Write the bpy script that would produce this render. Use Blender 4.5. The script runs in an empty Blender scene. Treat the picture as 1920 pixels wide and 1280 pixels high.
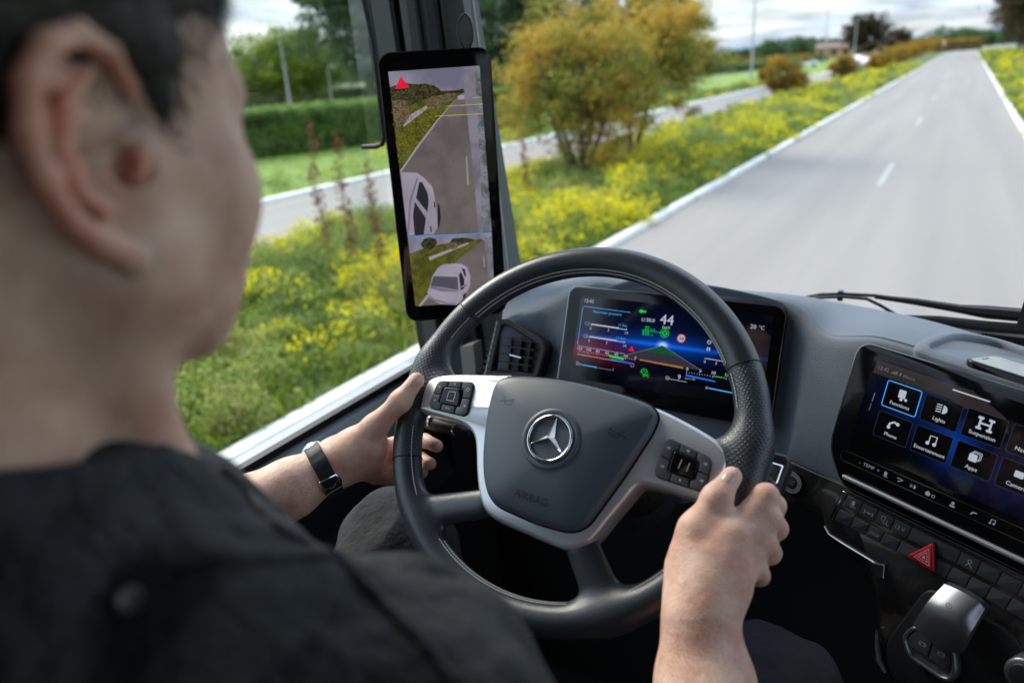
import bpy, bmesh, math, random
import numpy as np
from mathutils import Matrix, Vector, noise
from mathutils.bvhtree import BVHTree

random.seed(7); RNG = np.random.default_rng(7)
SC = bpy.context.scene
COL = SC.collection
R_ = math.radians

# ------------------------------------------------------------------ camera, sky, sun, exposure
H = 2.95                       # eye height of the camera above the road
FPX = 1385.0                   # focal length in pixels of a 1920 wide picture
_al = math.atan(.061); _p = math.atan(511.7 / FPX)
DN = np.array([math.sin(_al) * math.cos(_p), math.cos(_al) * math.cos(_p), math.sin(_p)])
FW = np.array([859., -565., FPX]); FW /= np.linalg.norm(FW); FW -= DN * (FW @ DN); FW /= np.linalg.norm(FW)
RT = np.cross(DN, FW)
MC = np.array([RT, FW, -DN])   # camera axes -> world axes

cam_d = bpy.data.cameras.new('camera')
cam = bpy.data.objects.new('camera', cam_d); COL.objects.link(cam); SC.camera = cam
cam_d.sensor_width = 36; cam_d.lens = 36 * FPX / 1920
cam_d.clip_start = .02; cam_d.clip_end = 6000
rx = MC @ np.array([1, 0, 0.]); up = MC @ np.array([0, -1, 0.]); bk = MC @ np.array([0, 0, -1.])
cam.matrix_world = Matrix(((rx[0], up[0], bk[0], 0), (rx[1], up[1], bk[1], 0), (rx[2], up[2], bk[2], H), (0, 0, 0, 1)))
cam_d.dof.use_dof = True
cam_d.dof.focus_distance = .92
cam_d.dof.aperture_fstop = 3.4

EXPO = 1.48
w = bpy.data.worlds.new('World'); SC.world = w; w.use_nodes = True
SUN_EL, SUN_AZ = R_(38), R_(-70)     # azimuth from +Y towards +X
nt = w.node_tree; nt.nodes.clear()
N = nt.nodes.new; L = nt.links.new
out = N('ShaderNodeOutputWorld'); bg = N('ShaderNodeBackground'); bg.inputs[1].default_value = .14
sky = N('ShaderNodeTexSky'); sky.sky_type = 'NISHITA'; sky.sun_disc = False
sky.sun_elevation = SUN_EL; sky.sun_rotation = SUN_AZ; sky.air_density = 1.2; sky.dust_density = 1.0
tc = N('ShaderNodeTexCoord'); sep = N('ShaderNodeSeparateXYZ'); L(tc.outputs['Generated'], sep.inputs[0])
# cloud deck: direction projected on a high flat layer
ad = N('ShaderNodeMath'); ad.operation = 'ADD'; L(sep.outputs[2], ad.inputs[0]); ad.inputs[1].default_value = .12
dx = N('ShaderNodeMath'); dx.operation = 'DIVIDE'; L(sep.outputs[0], dx.inputs[0]); L(ad.outputs[0], dx.inputs[1])
dy = N('ShaderNodeMath'); dy.operation = 'DIVIDE'; L(sep.outputs[1], dy.inputs[0]); L(ad.outputs[0], dy.inputs[1])
cmb = N('ShaderNodeCombineXYZ'); L(dx.outputs[0], cmb.inputs[0]); L(dy.outputs[0], cmb.inputs[1])
nz = N('ShaderNodeTexNoise'); nz.inputs['Scale'].default_value = .75; nz.inputs['Detail'].default_value = 7; nz.inputs['Roughness'].default_value = .58
L(cmb.outputs[0], nz.inputs['Vector'])
cr = N('ShaderNodeValToRGB'); cr.color_ramp.elements[0].position = .36; cr.color_ramp.elements[1].position = .60
cr.color_ramp.elements[0].color = (.62, .62, .62, 1); cr.color_ramp.elements[1].color = (1, 1, 1, 1)
L(nz.outputs['Fac'], cr.inputs[0])
nz2 = N('ShaderNodeTexNoise'); nz2.inputs['Scale'].default_value = 1.7; nz2.inputs['Detail'].default_value = 5
L(cmb.outputs[0], nz2.inputs['Vector'])
cc = N('ShaderNodeValToRGB'); cc.color_ramp.elements[0].position = .38; cc.color_ramp.elements[1].position = .62
cc.color_ramp.elements[0].color = (2.7, 3.3, 4.2, 1); cc.color_ramp.elements[1].color = (5.7, 6.4, 7.4, 1)
L(nz2.outputs['Fac'], cc.inputs[0])
mx = N('ShaderNodeMix'); mx.data_type = 'RGBA'; L(cr.outputs[0], mx.inputs[0]); L(sky.outputs[0], mx.inputs[6]); L(cc.outputs[0], mx.inputs[7])
# an overcast sky is about three times as bright overhead as at the horizon
gz = N('ShaderNodeMapRange'); L(sep.outputs[2], gz.inputs[0]); gz.inputs[1].default_value = 0; gz.inputs[2].default_value = 1; gz.inputs[3].default_value = .46; gz.inputs[4].default_value = 1.35
vs = N('ShaderNodeVectorMath'); vs.operation = 'SCALE'; L(mx.outputs[2], vs.inputs[0]); L(gz.outputs[0], vs.inputs['Scale'])
L(vs.outputs[0], bg.inputs[0]); L(bg.outputs[0], out.inputs[0])

sd = bpy.data.lights.new('sun', 'SUN'); so = bpy.data.objects.new('sun', sd); COL.objects.link(so)
sd.energy = 1.7; sd.angle = R_(28); sd.color = (1, .91, .78)
sdir = Vector((math.sin(SUN_AZ) * math.cos(SUN_EL), math.cos(SUN_AZ) * math.cos(SUN_EL), math.sin(SUN_EL)))
so.rotation_euler = sdir.to_track_quat('Z', 'Y').to_euler(); so.location = (0, 0, 30)
SC.view_settings.view_transform = 'Standard'; SC.view_settings.look = 'None'
SC.view_settings.exposure = EXPO; SC.view_settings.gamma = 1; SC.view_settings.use_curve_mapping = False
SC.cycles.use_denoising = True
SC.cycles.max_bounces = 8; SC.cycles.transparent_max_bounces = 16
SC.cycles.sample_clamp_indirect = 6

# ------------------------------------------------------------------ materials
MATS = {}
def mat(name, col, rough=.5, metal=0., bump=None, var=None, coat=0, spec=.5, sss=0, trans=None, sheen=0):
    """bump=(scale, strength, distance, kind); var=(scale, darker factor)"""
    if name in MATS: return MATS[name]
    m = bpy.data.materials.new(name); m.use_nodes = True; nt = m.node_tree; b = nt.nodes['Principled BSDF']
    b.inputs['Base Color'].default_value = (*col, 1); b.inputs['Roughness'].default_value = rough
    b.inputs['Metallic'].default_value = metal; b.inputs['Specular IOR Level'].default_value = spec
    if coat: b.inputs['Coat Weight'].default_value = coat; b.inputs['Coat Roughness'].default_value = .05
    if sheen: b.inputs['Sheen Weight'].default_value = sheen; b.inputs['Sheen Roughness'].default_value = .4
    if sss: b.inputs['Subsurface Weight'].default_value = sss; b.inputs['Subsurface Radius'].default_value = (.012, .004, .002); b.inputs['Subsurface Scale'].default_value = 1
    tc = nt.nodes.new('ShaderNodeTexCoord')
    if var:
        n = nt.nodes.new('ShaderNodeTexNoise'); n.inputs['Scale'].default_value = var[0]; n.inputs['Detail'].default_value = 5
        nt.links.new(tc.outputs['Object'], n.inputs['Vector'])
        r = nt.nodes.new('ShaderNodeValToRGB'); r.color_ramp.elements[0].position = .3; r.color_ramp.elements[1].position = .7
        c2 = var[2] if len(var) > 2 else tuple(c * var[1] for c in col)
        r.color_ramp.elements[0].color = (*c2, 1); r.color_ramp.elements[1].color = (*col, 1)
        nt.links.new(n.outputs['Fac'], r.inputs[0]); nt.links.new(r.outputs[0], b.inputs['Base Color'])
    if bump:
        if bump[3] == 'vor':
            n = nt.nodes.new('ShaderNodeTexVoronoi'); o = n.outputs['Distance']
        else:
            n = nt.nodes.new('ShaderNodeTexNoise'); n.inputs['Detail'].default_value = 3; o = n.outputs['Fac']
        n.inputs['Scale'].default_value = bump[0]; nt.links.new(tc.outputs['Object'], n.inputs['Vector'])
        bn = nt.nodes.new('ShaderNodeBump'); bn.inputs['Strength'].default_value = bump[1]; bn.inputs['Distance'].default_value = bump[2]
        nt.links.new(o, bn.inputs['Height']); nt.links.new(bn.outputs[0], b.inputs['Normal'])
    MATS[name] = m; return m

def emit(name, col, s=1., gloss=True):
    if name in MATS: return MATS[name]
    m = bpy.data.materials.new(name); m.use_nodes = True; b = m.node_tree.nodes['Principled BSDF']
    b.inputs['Base Color'].default_value = (.004, .004, .004, 1); b.inputs['Roughness'].default_value = .12
    b.inputs['Emission Color'].default_value = (*col, 1); b.inputs['Emission Strength'].default_value = s / 2 ** EXPO
    MATS[name] = m; return m

def srgb(r, g, b):
    f = lambda c: (c / 255 / 12.92) if c / 255 <= .04045 else ((c / 255 + .055) / 1.055) ** 2.4
    return (f(r), f(g), f(b))

def glass_mat(name, tint=(.97, .99, .98), refl=.06):
    m = bpy.data.materials.new(name); m.use_nodes = True; nt = m.node_tree; nt.nodes.clear()
    o = nt.nodes.new('ShaderNodeOutputMaterial'); t = nt.nodes.new('ShaderNodeBsdfTransparent'); g = nt.nodes.new('ShaderNodeBsdfGlossy')
    t.inputs[0].default_value = (*tint, 1); g.inputs['Roughness'].default_value = .02
    lw = nt.nodes.new('ShaderNodeFresnel'); lw.inputs[0].default_value = 1.35
    ms = nt.nodes.new('ShaderNodeMath'); ms.operation = 'MULTIPLY'; ms.inputs[1].default_value = refl * 10
    nt.links.new(lw.outputs[0], ms.inputs[0])
    mx = nt.nodes.new('ShaderNodeMixShader'); nt.links.new(ms.outputs[0], mx.inputs[0]); nt.links.new(t.outputs[0], mx.inputs[1]); nt.links.new(g.outputs[0], mx.inputs[2])
    nt.links.new(mx.outputs[0], o.inputs[0]); return m

def leaf_mat(name, cols, rough=.55, scale=.8, transl=.45):
    """random colour per leaf, shifted by a slow noise over the plant"""
    m = bpy.data.materials.new(name); m.use_nodes = True; nt = m.node_tree; b = nt.nodes['Principled BSDF']
    g = nt.nodes.new('ShaderNodeNewGeometry'); tc = nt.nodes.new('ShaderNodeTexCoord')
    n = nt.nodes.new('ShaderNodeTexNoise'); n.inputs['Scale'].default_value = scale; n.inputs['Detail'].default_value = 3
    nt.links.new(tc.outputs['Object'], n.inputs['Vector'])
    a = nt.nodes.new('ShaderNodeMath'); a.operation = 'MULTIPLY_ADD'; a.inputs[1].default_value = .45
    nt.links.new(g.outputs['Random Per Island'], a.inputs[0])
    s = nt.nodes.new('ShaderNodeMath'); s.operation = 'MULTIPLY_ADD'; s.inputs[1].default_value = 2.2; s.inputs[2].default_value = -.82
    nt.links.new(n.outputs['Fac'], s.inputs[0]); nt.links.new(s.outputs[0], a.inputs[2])
    r = nt.nodes.new('ShaderNodeValToRGB'); el = r.color_ramp.elements
    el[0].color = (*cols[0], 1); el[1].color = (*cols[-1], 1)
    for i, c in enumerate(cols[1:-1]): e = el.new((i + 1) / (len(cols) - 1)); e.color = (*c, 1)
    nt.links.new(a.outputs[0], r.inputs[0]); nt.links.new(r.outputs[0], b.inputs['Base Color'])
    b.inputs['Roughness'].default_value = rough; b.inputs['Specular IOR Level'].default_value = .3
    o = nt.nodes['Material Output']; t = nt.nodes.new('ShaderNodeBsdfTranslucent'); nt.links.new(r.outputs[0], t.inputs[0])
    mx = nt.nodes.new('ShaderNodeMixShader'); mx.inputs[0].default_value = transl
    nt.links.new(b.outputs[0], mx.inputs[1]); nt.links.new(t.outputs[0], mx.inputs[2]); nt.links.new(mx.outputs[0], o.inputs[0])
    return m

# ------------------------------------------------------------------ object helpers
MW = {}
CAB = Matrix.Translation((0, 0, H))
def thing(name, label, cat, loc=(0, 0, 0), rot=None, group=None, cab=True):
    o = bpy.data.objects.new(name, None); COL.objects.link(o); o.empty_display_size = .1
    m = (CAB if cab else Matrix()) @ Matrix.Translation(loc)
    if rot is not None: m = m @ rot.to_4x4()
    o.matrix_world = m; MW[o] = m
    o['label'] = label; o['category'] = cat
    if group: o['group'] = group
    return o
def tag(o, label, cat, group=None):
    o['label'] = label; o['category'] = cat
    if group: o['group'] = group
    return o
def obj(name, V, F, m, parent=None, sp='cab', smooth=False, sharp=40, mi=None, kind=None, label=None):
    V = np.asarray(V, dtype=np.float64).reshape(-1, 3)
    M = Matrix()
    if parent is not None: M = MW[parent]
    if sp == 'cab': T = M.inverted() @ CAB
    elif sp == 'world': T = M.inverted()
    else: T = Matrix()
    T = np.array(T); V = V @ T[:3, :3].T + T[:3, 3]
    me = bpy.data.meshes.new(name)
    if isinstance(F, np.ndarray) and F.ndim == 2:
        k = F.shape[1]; me.vertices.add(len(V)); me.vertices.foreach_set('co', V.astype(np.float32).ravel())
        me.loops.add(F.size); me.loops.foreach_set('vertex_index', F.astype(np.int32).ravel())
        me.polygons.add(len(F)); me.polygons.foreach_set('loop_start', np.arange(0, F.size, k, dtype=np.int32))
        me.polygons.foreach_set('loop_total', np.full(len(F), k, dtype=np.int32)); me.update(calc_edges=True)
    else:
        me.from_pydata([tuple(v) for v in V], [], [tuple(int(i) for i in f) for f in F])
    for x in (m if isinstance(m, (list, tuple)) else [m]): me.materials.append(x)
    if mi is not None: me.polygons.foreach_set('material_index', np.asarray(mi, dtype=np.int32))
    if smooth:
        me.polygons.foreach_set('use_smooth', np.ones(len(me.polygons), dtype=bool))
        if sharp and sharp < 180: me.set_sharp_from_angle(angle=R_(sharp))
    o = bpy.data.objects.new(name, me); COL.objects.link(o)
    if parent is not None: o.parent = parent
    MW[o] = M
    if kind: o['kind'] = kind
    if label: o['label'] = label
    return o

class MB:
    """collects shapes into one mesh"""
    def __init__(s): s.V = []; s.F = []; s.MI = []; s.m = 0
    def add(s, V, F):
        b = len(s.V); s.V += [tuple(v) for v in V]; s.F += [tuple(int(i) + b for i in f) for f in F]; s.MI += [s.m] * len(F)
    def box(s, c, d, ax=None):
        ax = np.eye(3) if ax is None else np.array(ax, float)
        c = np.array(c, float); V = []
        for z in (-.5, .5):
            for x, y in ((-.5, -.5), (.5, -.5), (.5, .5), (-.5, .5)): V.append(c + ax[0] * d[0] * x + ax[1] * d[1] * y + ax[2] * d[2] * z)
        s.add(V, [(3, 2, 1, 0), (4, 5, 6, 7), (0, 1, 5, 4), (1, 2, 6, 5), (2, 3, 7, 6), (3, 0, 4, 7)])
    def tube(s, P, r, n=10, cap=True, flat=1., upv=(0, 0, 1)):
        P = np.array(P, float); m = len(P); r = np.full(m, r) if np.isscalar(r) else np.array(r, float)
        T = np.gradient(P, axis=0); T /= np.linalg.norm(T, axis=1)[:, None]
        u = np.cross(T[0], upv); 
        if np.linalg.norm(u) < 1e-4: u = np.cross(T[0], (1, 0, 0.))
        V = []
        for i in range(m):
            u = u - T[i] * (u @ T[i]); u /= np.linalg.norm(u); v = np.cross(T[i], u)
            for k in range(n):
                a = 2 * math.pi * k / n; V.append(P[i] + r[i] * (u * math.cos(a) + v * math.sin(a) * flat))
        F = [(i * n + k, i * n + (k + 1) % n, (i + 1) * n + (k + 1) % n, (i + 1) * n + k) for i in range(m - 1) for k in range(n)]
        if cap: F += [tuple(range(n))[::-1], tuple((m - 1) * n + k for k in range(n))]
        s.add(V, F)
    def rings(s, rings, cap0=True, cap1=True):
        n = len(rings[0]); V = [p for r in rings for p in r]
        F = [(i * n + k, i * n + (k + 1) % n, (i + 1) * n + (k + 1) % n, (i + 1) * n + k) for i in range(len(rings) - 1) for k in range(n)]
        if cap0: F.append(tuple(range(n))[::-1])
        if cap1: F.append(tuple((len(rings) - 1) * n + k for k in range(n)))
        s.add(V, F)
    def build(s, name, m, parent=None, **k):
        if isinstance(m, (list, tuple)): k['mi'] = s.MI
        return obj(name, s.V, s.F, m, parent, **k)

def ray(px, py):
    return MC @ np.array([px - 960., py - 640., FPX])
def at_y(px, py, y): d = ray(px, py); return d * (y / d[1])
def at_x(px, py, x): d = ray(px, py); return d * (x / d[0])
def at_z(px, py, z): d = ray(px, py); return d * (z / d[2])
def gpt(px, py): d = ray(px, py); return d * (H / -d[2]) + np.array([0, 0, H])   # point on the ground, world

class Frame:
    """a flat panel: origin, right, down, normal towards the viewer"""
    def __init__(s, O, h, k):
        h = np.array(h, float); h /= np.linalg.norm(h); k = np.array(k, float); k -= h * (h @ k); k /= np.linalg.norm(k)
        s.O = np.array(O, float); s.h = h; s.k = k; s.n = np.cross(k, h)
    def p(s, a, b, d=0.): return s.O + s.h * a + s.k * b + s.n * d
    def m(s, px, py, d=0.):
        r = ray(px, py); X = r * (((s.O + s.n * d) @ s.n) / (r @ s.n)) - s.O; return np.array([X @ s.h, X @ s.k])
    def poly(s, pts, d): return [s.p(a, b, d) for a, b in pts]

def rrect(x, y, w, h, r, n=6):
    P = []
    for cx, cy, a0 in ((x + w - r, y + r, -90), (x + w - r, y + h - r, 0), (x + r, y + h - r, 90), (x + r, y + r, 180)):
        for i in range(n + 1):
            a = R_(a0 + 90 * i / n); P.append((cx + r * math.cos(a), cy + r * math.sin(a)))
    return P
def inset(P, d):
    P = np.array(P, float); a = np.roll(P, 1, 0); b = np.roll(P, -1, 0); t = b - a; t /= np.linalg.norm(t, axis=1)[:, None] + 1e-12
    area = .5 * np.sum(P[:, 0] * np.roll(P[:, 1], -1) - np.roll(P[:, 0], -1) * P[:, 1])
    nrm = np.stack([-t[:, 1], t[:, 0]], 1) * (1 if area > 0 else -1)
    return P + nrm * d
def smooth_poly(P, n=6, closed=True):
    P = np.array(P, float); m = len(P); out = []
    rng = range(m) if closed else range(m - 1)
    for i in rng:
        g = (lambda j: P[j % m]) if closed else (lambda j: P[min(max(j, 0), m - 1)])
        p0, p1, p2, p3 = g(i - 1), g(i), g(i + 1), g(i + 2)
        for k in range(n):
            t = k / n; out.append(.5 * ((2 * p1) + (-p0 + p2) * t + (2 * p0 - 5 * p1 + 4 * p2 - p3) * t * t + (-p0 + 3 * p1 - 3 * p2 + p3) * t ** 3))
    if not closed: out.append(P[-1])
    return np.array(out)
def round_poly(P, r, n=5):
    """polygon with its corners rounded, r one number or one per corner"""
    P = np.array(P, float); m = len(P); out = []
    rr = [r] * m if np.isscalar(r) else r
    for i in range(m):
        a, b, c = P[i - 1], P[i], P[(i + 1) % m]; u = a - b; v = c - b; lu, lv = np.linalg.norm(u), np.linalg.norm(v)
        d = min(rr[i], lu * .48, lv * .48); p, q = b + u / lu * d, b + v / lv * d
        if d < 1e-6: out.append(b); continue
        for k in range(n + 1):
            t = k / n; out.append((1 - t) ** 2 * p + 2 * t * (1 - t) * b + t * t * q)
    return np.array(out)

def slab(mb, fr, P, d0, d1, bev=.001, steps=3):
    """outline P (panel coordinates) extruded from depth d0 to d1 with a rounded front edge"""
    P = np.array(P, float)
    if .5 * np.sum(P[:, 0] * np.roll(P[:, 1], -1) - np.roll(P[:, 0], -1) * P[:, 1]) < 0: P = P[::-1]
    P = P[::-1]   # k points down: flip so that faces look out
    rings = [fr.poly(P, d0)]
    if bev > 0:
        for i in range(steps + 1):
            a = math.pi / 2 * i / steps; rings.append(fr.poly(inset(P, bev * (1 - math.cos(a))), d1 - bev + bev * math.sin(a)))
    else: rings.append(fr.poly(P, d1))
    mb.rings(rings)

def sheet(mb, fr, P, d):
    P = np.array(P, float)
    if .5 * np.sum(P[:, 0] * np.roll(P[:, 1], -1) - np.roll(P[:, 0], -1) * P[:, 1]) > 0: P = P[::-1]
    mb.add(fr.poly(P, d), [tuple(range(len(P)))])
def strip(mb, fr, P, wd, d, closed=False):
    """a line of width wd along the points"""
    P = np.array(P, float); m = len(P)
    if closed: t = np.roll(P, -1, 0) - np.roll(P, 1, 0)
    else: t = np.gradient(P, axis=0)
    t /= np.linalg.norm(t, axis=1)[:, None] + 1e-12; nn = np.stack([-t[:, 1], t[:, 0]], 1) * wd / 2
    A = P + nn; B = P - nn; V = fr.poly(A, d) + fr.poly(B, d)
    rng = range(m) if closed else range(m - 1)
    mb.add(V, [(i, (i + 1) % m, m + (i + 1) % m, m + i) for i in rng])
_TX = {}
def text2d(s):
    if s in _TX: return _TX[s]
    c = bpy.data.curves.new('text', 'FONT'); c.body = s; c.size = 1; c.resolution_u = 2
    o = bpy.data.objects.new('text', c); COL.objects.link(o)
    me = o.to_mesh(); V = [(v.co.x, v.co.y) for v in me.vertices]; F = [tuple(p.vertices) for p in me.polygons]
    o.to_mesh_clear(); bpy.data.objects.remove(o); bpy.data.curves.remove(c)
    _TX[s] = (np.array(V).reshape(-1, 2), F); return _TX[s]
def text(mb, fr, s, x, y, size, d, align='l', bold=0):
    V, F = text2d(s); wdt = V[:, 0].max() if len(V) else 0
    ox = {'l': 0, 'c': -wdt / 2, 'r': -wdt}[align]
    for off in ([0] if not bold else [0, bold]):
        mb.add([fr.p(x + (v[0] + ox) * size + off, y - v[1] * size, d + off * .02) for v in V], F)
def circle(x, y, r, n=24, a0=0, a1=360):
    k = n if a1 - a0 >= 360 else n + 1
    return [(x + r * math.cos(R_(a0 + (a1 - a0) * i / n)), y + r * math.sin(R_(a0 + (a1 - a0) * i / n))) for i in range(k)]

# ------------------------------------------------------------------ implicit surfaces (bodies, rim)
class Field:
    def __init__(s, lo, hi, h):
        s.lo = np.array(lo, float); s.h = h; n = np.ceil((np.array(hi) - s.lo) / h).astype(int) + 1
        s.ax = [s.lo[i] + h * np.arange(n[i]) for i in range(3)]; s.v = np.full(n, .05, dtype=np.float32)
    def sl(s, lo, hi):
        r = []
        for i in range(3):
            a = int(max(0, math.floor((lo[i] - s.lo[i]) / s.h))); b = int(min(s.v.shape[i], math.ceil((hi[i] - s.lo[i]) / s.h) + 1)); r.append(slice(a, max(a, b)))
        return tuple(r)
    def put(s, fn, lo, hi, k, op='u'):
        q = s.sl(np.array(lo) - k - .012, np.array(hi) + k + .012)
        if any(x.stop <= x.start for x in q): return
        X, Y, Z = np.meshgrid(s.ax[0][q[0]], s.ax[1][q[1]], s.ax[2][q[2]], indexing='ij')
        d = fn(np.stack([X, Y, Z], -1)).astype(np.float32); c = s.v[q]
        if op == 'u': hh = np.clip(.5 + .5 * (c - d) / k, 0, 1); s.v[q] = c * (1 - hh) + d * hh - k * hh * (1 - hh)
        else: hh = np.clip(.5 - .5 * (c + d) / k, 0, 1); s.v[q] = c * (1 - hh) - d * hh + k * hh * (1 - hh)
    def cap(s, a, b, ra, rb=None, k=.006, op='u', flat=None):
        a = np.array(a, float); b = np.array(b, float); rb = ra if rb is None else rb; ab = b - a; L2 = ab @ ab + 1e-12
        def fn(P):
            t = np.clip((P - a) @ ab / L2, 0, 1); D = P - a - t[..., None] * ab
            if flat is not None:
                n, f = flat; n = np.array(n, float); D = D + ((D @ n) * (f - 1))[..., None] * n
            dd = np.linalg.norm(D, axis=-1) - (ra + (rb - ra) * t)
            return dd / (flat[1] if flat is not None and flat[1] > 1 else 1)
        m = max(ra, rb); s.put(fn, np.minimum(a, b) - m, np.maximum(a, b) + m, k, op)
    def chain(s, P, r, k=.006, op='u'):
        for i in range(len(P) - 1): s.cap(P[i], P[i + 1], r[i], r[i + 1], k, op)
    def ell(s, c, r, k=.01, rot=None, op='u'):
        c = np.array(c, float); r = np.array(r, float); Rm = np.eye(3) if rot is None else np.array(rot, float)
        def fn(P):
            q = (P - c) @ Rm; a = np.linalg.norm(q / r, axis=-1); b = np.linalg.norm(q / (r * r), axis=-1) + 1e-9; return a * (a - 1) / b
        m = r.max(); s.put(fn, c - m, c + m, k, op)
    def mesh(s):
        v = s.v; ins = v < 0; n = np.array(v.shape) - 1
        cnt = np.zeros(n, dtype=np.int8); acc = np.zeros((*n, 3), dtype=np.float32); ne = np.zeros(n, dtype=np.int8)
        def c(i, j, k): return (slice(i, i + n[0]), slice(j, j + n[1]), slice(k, k + n[2]))
        for i in (0, 1):
            for j in (0, 1):
                for k in (0, 1): cnt += ins[c(i, j, k)]
        act = (cnt > 0) & (cnt < 8); idx = np.argwhere(act); I, J, K = idx.T
        pos = np.zeros((len(idx), 3)); num = np.zeros(len(idx))
        for axs in range(3):
            for p in (0, 1):
                for q in (0, 1):
                    o = [0, 0, 0]; oth = [x for x in range(3) if x != axs]; o[oth[0]] = p; o[oth[1]] = q
                    o2 = list(o); o2[axs] = 1
                    a = v[I + o[0], J + o[1], K + o[2]]; b = v[I + o2[0], J + o2[1], K + o2[2]]
                    cr_ = (a < 0) != (b < 0); t = np.where(cr_, a / np.where(cr_, a - b, 1), 0)
                    pt = np.tile(np.array(o, float), (len(idx), 1)); pt[:, axs] = t
                    pos += pt * cr_[:, None]; num += cr_
        pos = (pos / num[:, None] + idx) * s.h + s.lo
        ids = np.full(n, -1, dtype=np.int64); ids[I, J, K] = np.arange(len(idx)); F = []
        for axs in range(3):
            b = [x for x in range(3) if x != axs]
            sa = [slice(None)] * 3; sb = [slice(None)] * 3; sa[axs] = slice(0, -1); sb[axs] = slice(1, None)
            A = ins[tuple(sa)]; B = ins[tuple(sb)]; e = np.argwhere(A != B)
            e = e[(e[:, b[0]] > 0) & (e[:, b[1]] > 0) & (e[:, b[0]] < v.shape[b[0]] - 1) & (e[:, b[1]] < v.shape[b[1]] - 1)]
            qd = []
            for (p, q) in ((1, 1), (0, 1), (0, 0), (1, 0)):
                x = e.copy(); x[:, b[0]] -= p; x[:, b[1]] -= q; qd.append(ids[x[:, 0], x[:, 1], x[:, 2]])
            qd = np.stack(qd, 1); fl = A[e[:, 0], e[:, 1], e[:, 2]]
            if axs == 1: fl = ~fl
            qd[~fl] = qd[~fl][:, ::-1]; F.append(qd)
        F = np.concatenate(F); F = F[(F >= 0).all(1)]
        return pos, F
def relax(V, F, it=3):
    V = V.copy(); e = np.concatenate([F[:, [0, 1]], F[:, [1, 2]], F[:, [2, 3]], F[:, [3, 0]]])
    for _ in range(it):
        s = np.zeros_like(V); c = np.zeros(len(V)); np.add.at(s, e[:, 0], V[e[:, 1]]); np.add.at(s, e[:, 1], V[e[:, 0]]); np.add.at(c, e[:, 0], 1); np.add.at(c, e[:, 1], 1)
        V = V * .5 + .5 * s / np.maximum(c, 1)[:, None]
    return V

# =================================================================== OUTSIDE
def structure(name, V, F, m, **k): o = obj(name, V, F, m, sp='world', **k); o['kind'] = 'structure'; return o
m_soil = mat('soil and short grass', (.11, .15, .04), .9, var=(.9, .5, (.06, .09, .022)), bump=(30, .6, .03, 'noise'))
m_lawn = mat('mown grass', (.17, .27, .035), .9, var=(.35, .5, (.11, .18, .025)), bump=(40, .6, .03, 'noise'))
def asphalt():
    m = mat('pale worn asphalt', (.165, .163, .16), .85, bump=(120, .6, .008, 'noise')); nt = m.node_tree; b = nt.nodes['Principled BSDF']
    tc = nt.nodes['Texture Coordinate']; mp = nt.nodes.new('ShaderNodeMapping'); mp.inputs['Scale'].default_value = (1.0, .035, 1); nt.links.new(tc.outputs['Object'], mp.inputs[0])
    n = nt.nodes.new('ShaderNodeTexNoise'); n.inputs['Scale'].default_value = 1.2; n.inputs['Detail'].default_value = 6; nt.links.new(mp.outputs[0], n.inputs['Vector'])
    n2 = nt.nodes.new('ShaderNodeTexNoise'); n2.inputs['Scale'].default_value = 14; n2.inputs['Detail'].default_value = 4; nt.links.new(tc.outputs['Object'], n2.inputs['Vector'])
    a = nt.nodes.new('ShaderNodeMath'); a.operation = 'MULTIPLY_ADD'; a.inputs[1].default_value = .35; nt.links.new(n2.outputs[0], a.inputs[0]); nt.links.new(n.outputs[0], a.inputs[2])
    r = nt.nodes.new('ShaderNodeValToRGB'); r.color_ramp.elements[0].position = .45; r.color_ramp.elements[1].position = .9
    r.color_ramp.elements[0].color = (.190, .181, .170, 1); r.color_ramp.elements[1].color = (.245, .232, .216, 1)
    nt.links.new(a.outputs[0], r.inputs[0]); nt.links.new(r.outputs[0], b.inputs['Base Color']); return m
m_asph = asphalt()
m_kerb = mat('white painted kerb', (.74, .74, .72), .7, var=(3.5, .8), bump=(40, .3, .01, 'noise'))
m_line = mat('worn white road paint', (.36, .36, .355), .7, var=(9, .75))

structure('ground', [(-2500, -300, 0), (2500, -300, 0), (2500, 4000, 0), (-2500, 4000, 0)], [(0, 1, 2, 3)], m_soil)
def centre(y): return 0 if y < 230 else (y - 230) ** 2 * .0009
YS = [-30, -10, 0] + [5 * i for i in range(1, 20)] + [100 + 12 * i for i in range(0, 38)]
def ribbon(x0, x1, z, ys=YS, c=centre):
    V = []; F = []
    for i, y in enumerate(ys): V += [(x0 + c(y), y, z), (x1 + c(y), y, z)]
    for i in range(len(ys) - 1): F.append((2 * i, 2 * i + 1, 2 * i + 3, 2 * i + 2))
    return V, F
structure('road', *ribbon(-4.8, 1.85, .012), m_asph)
structure('far_carriageway', *ribbon(-15.3, -10.9, .012), m_asph)
structure('lawn', *ribbon(-31, -15.5, .006), m_lawn)
structure('verge_path', *ribbon(-40, -36.5, .010, ys=[20 + 10 * i for i in range(24)], c=lambda y: -(y - 40) * .12), m_line)
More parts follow.
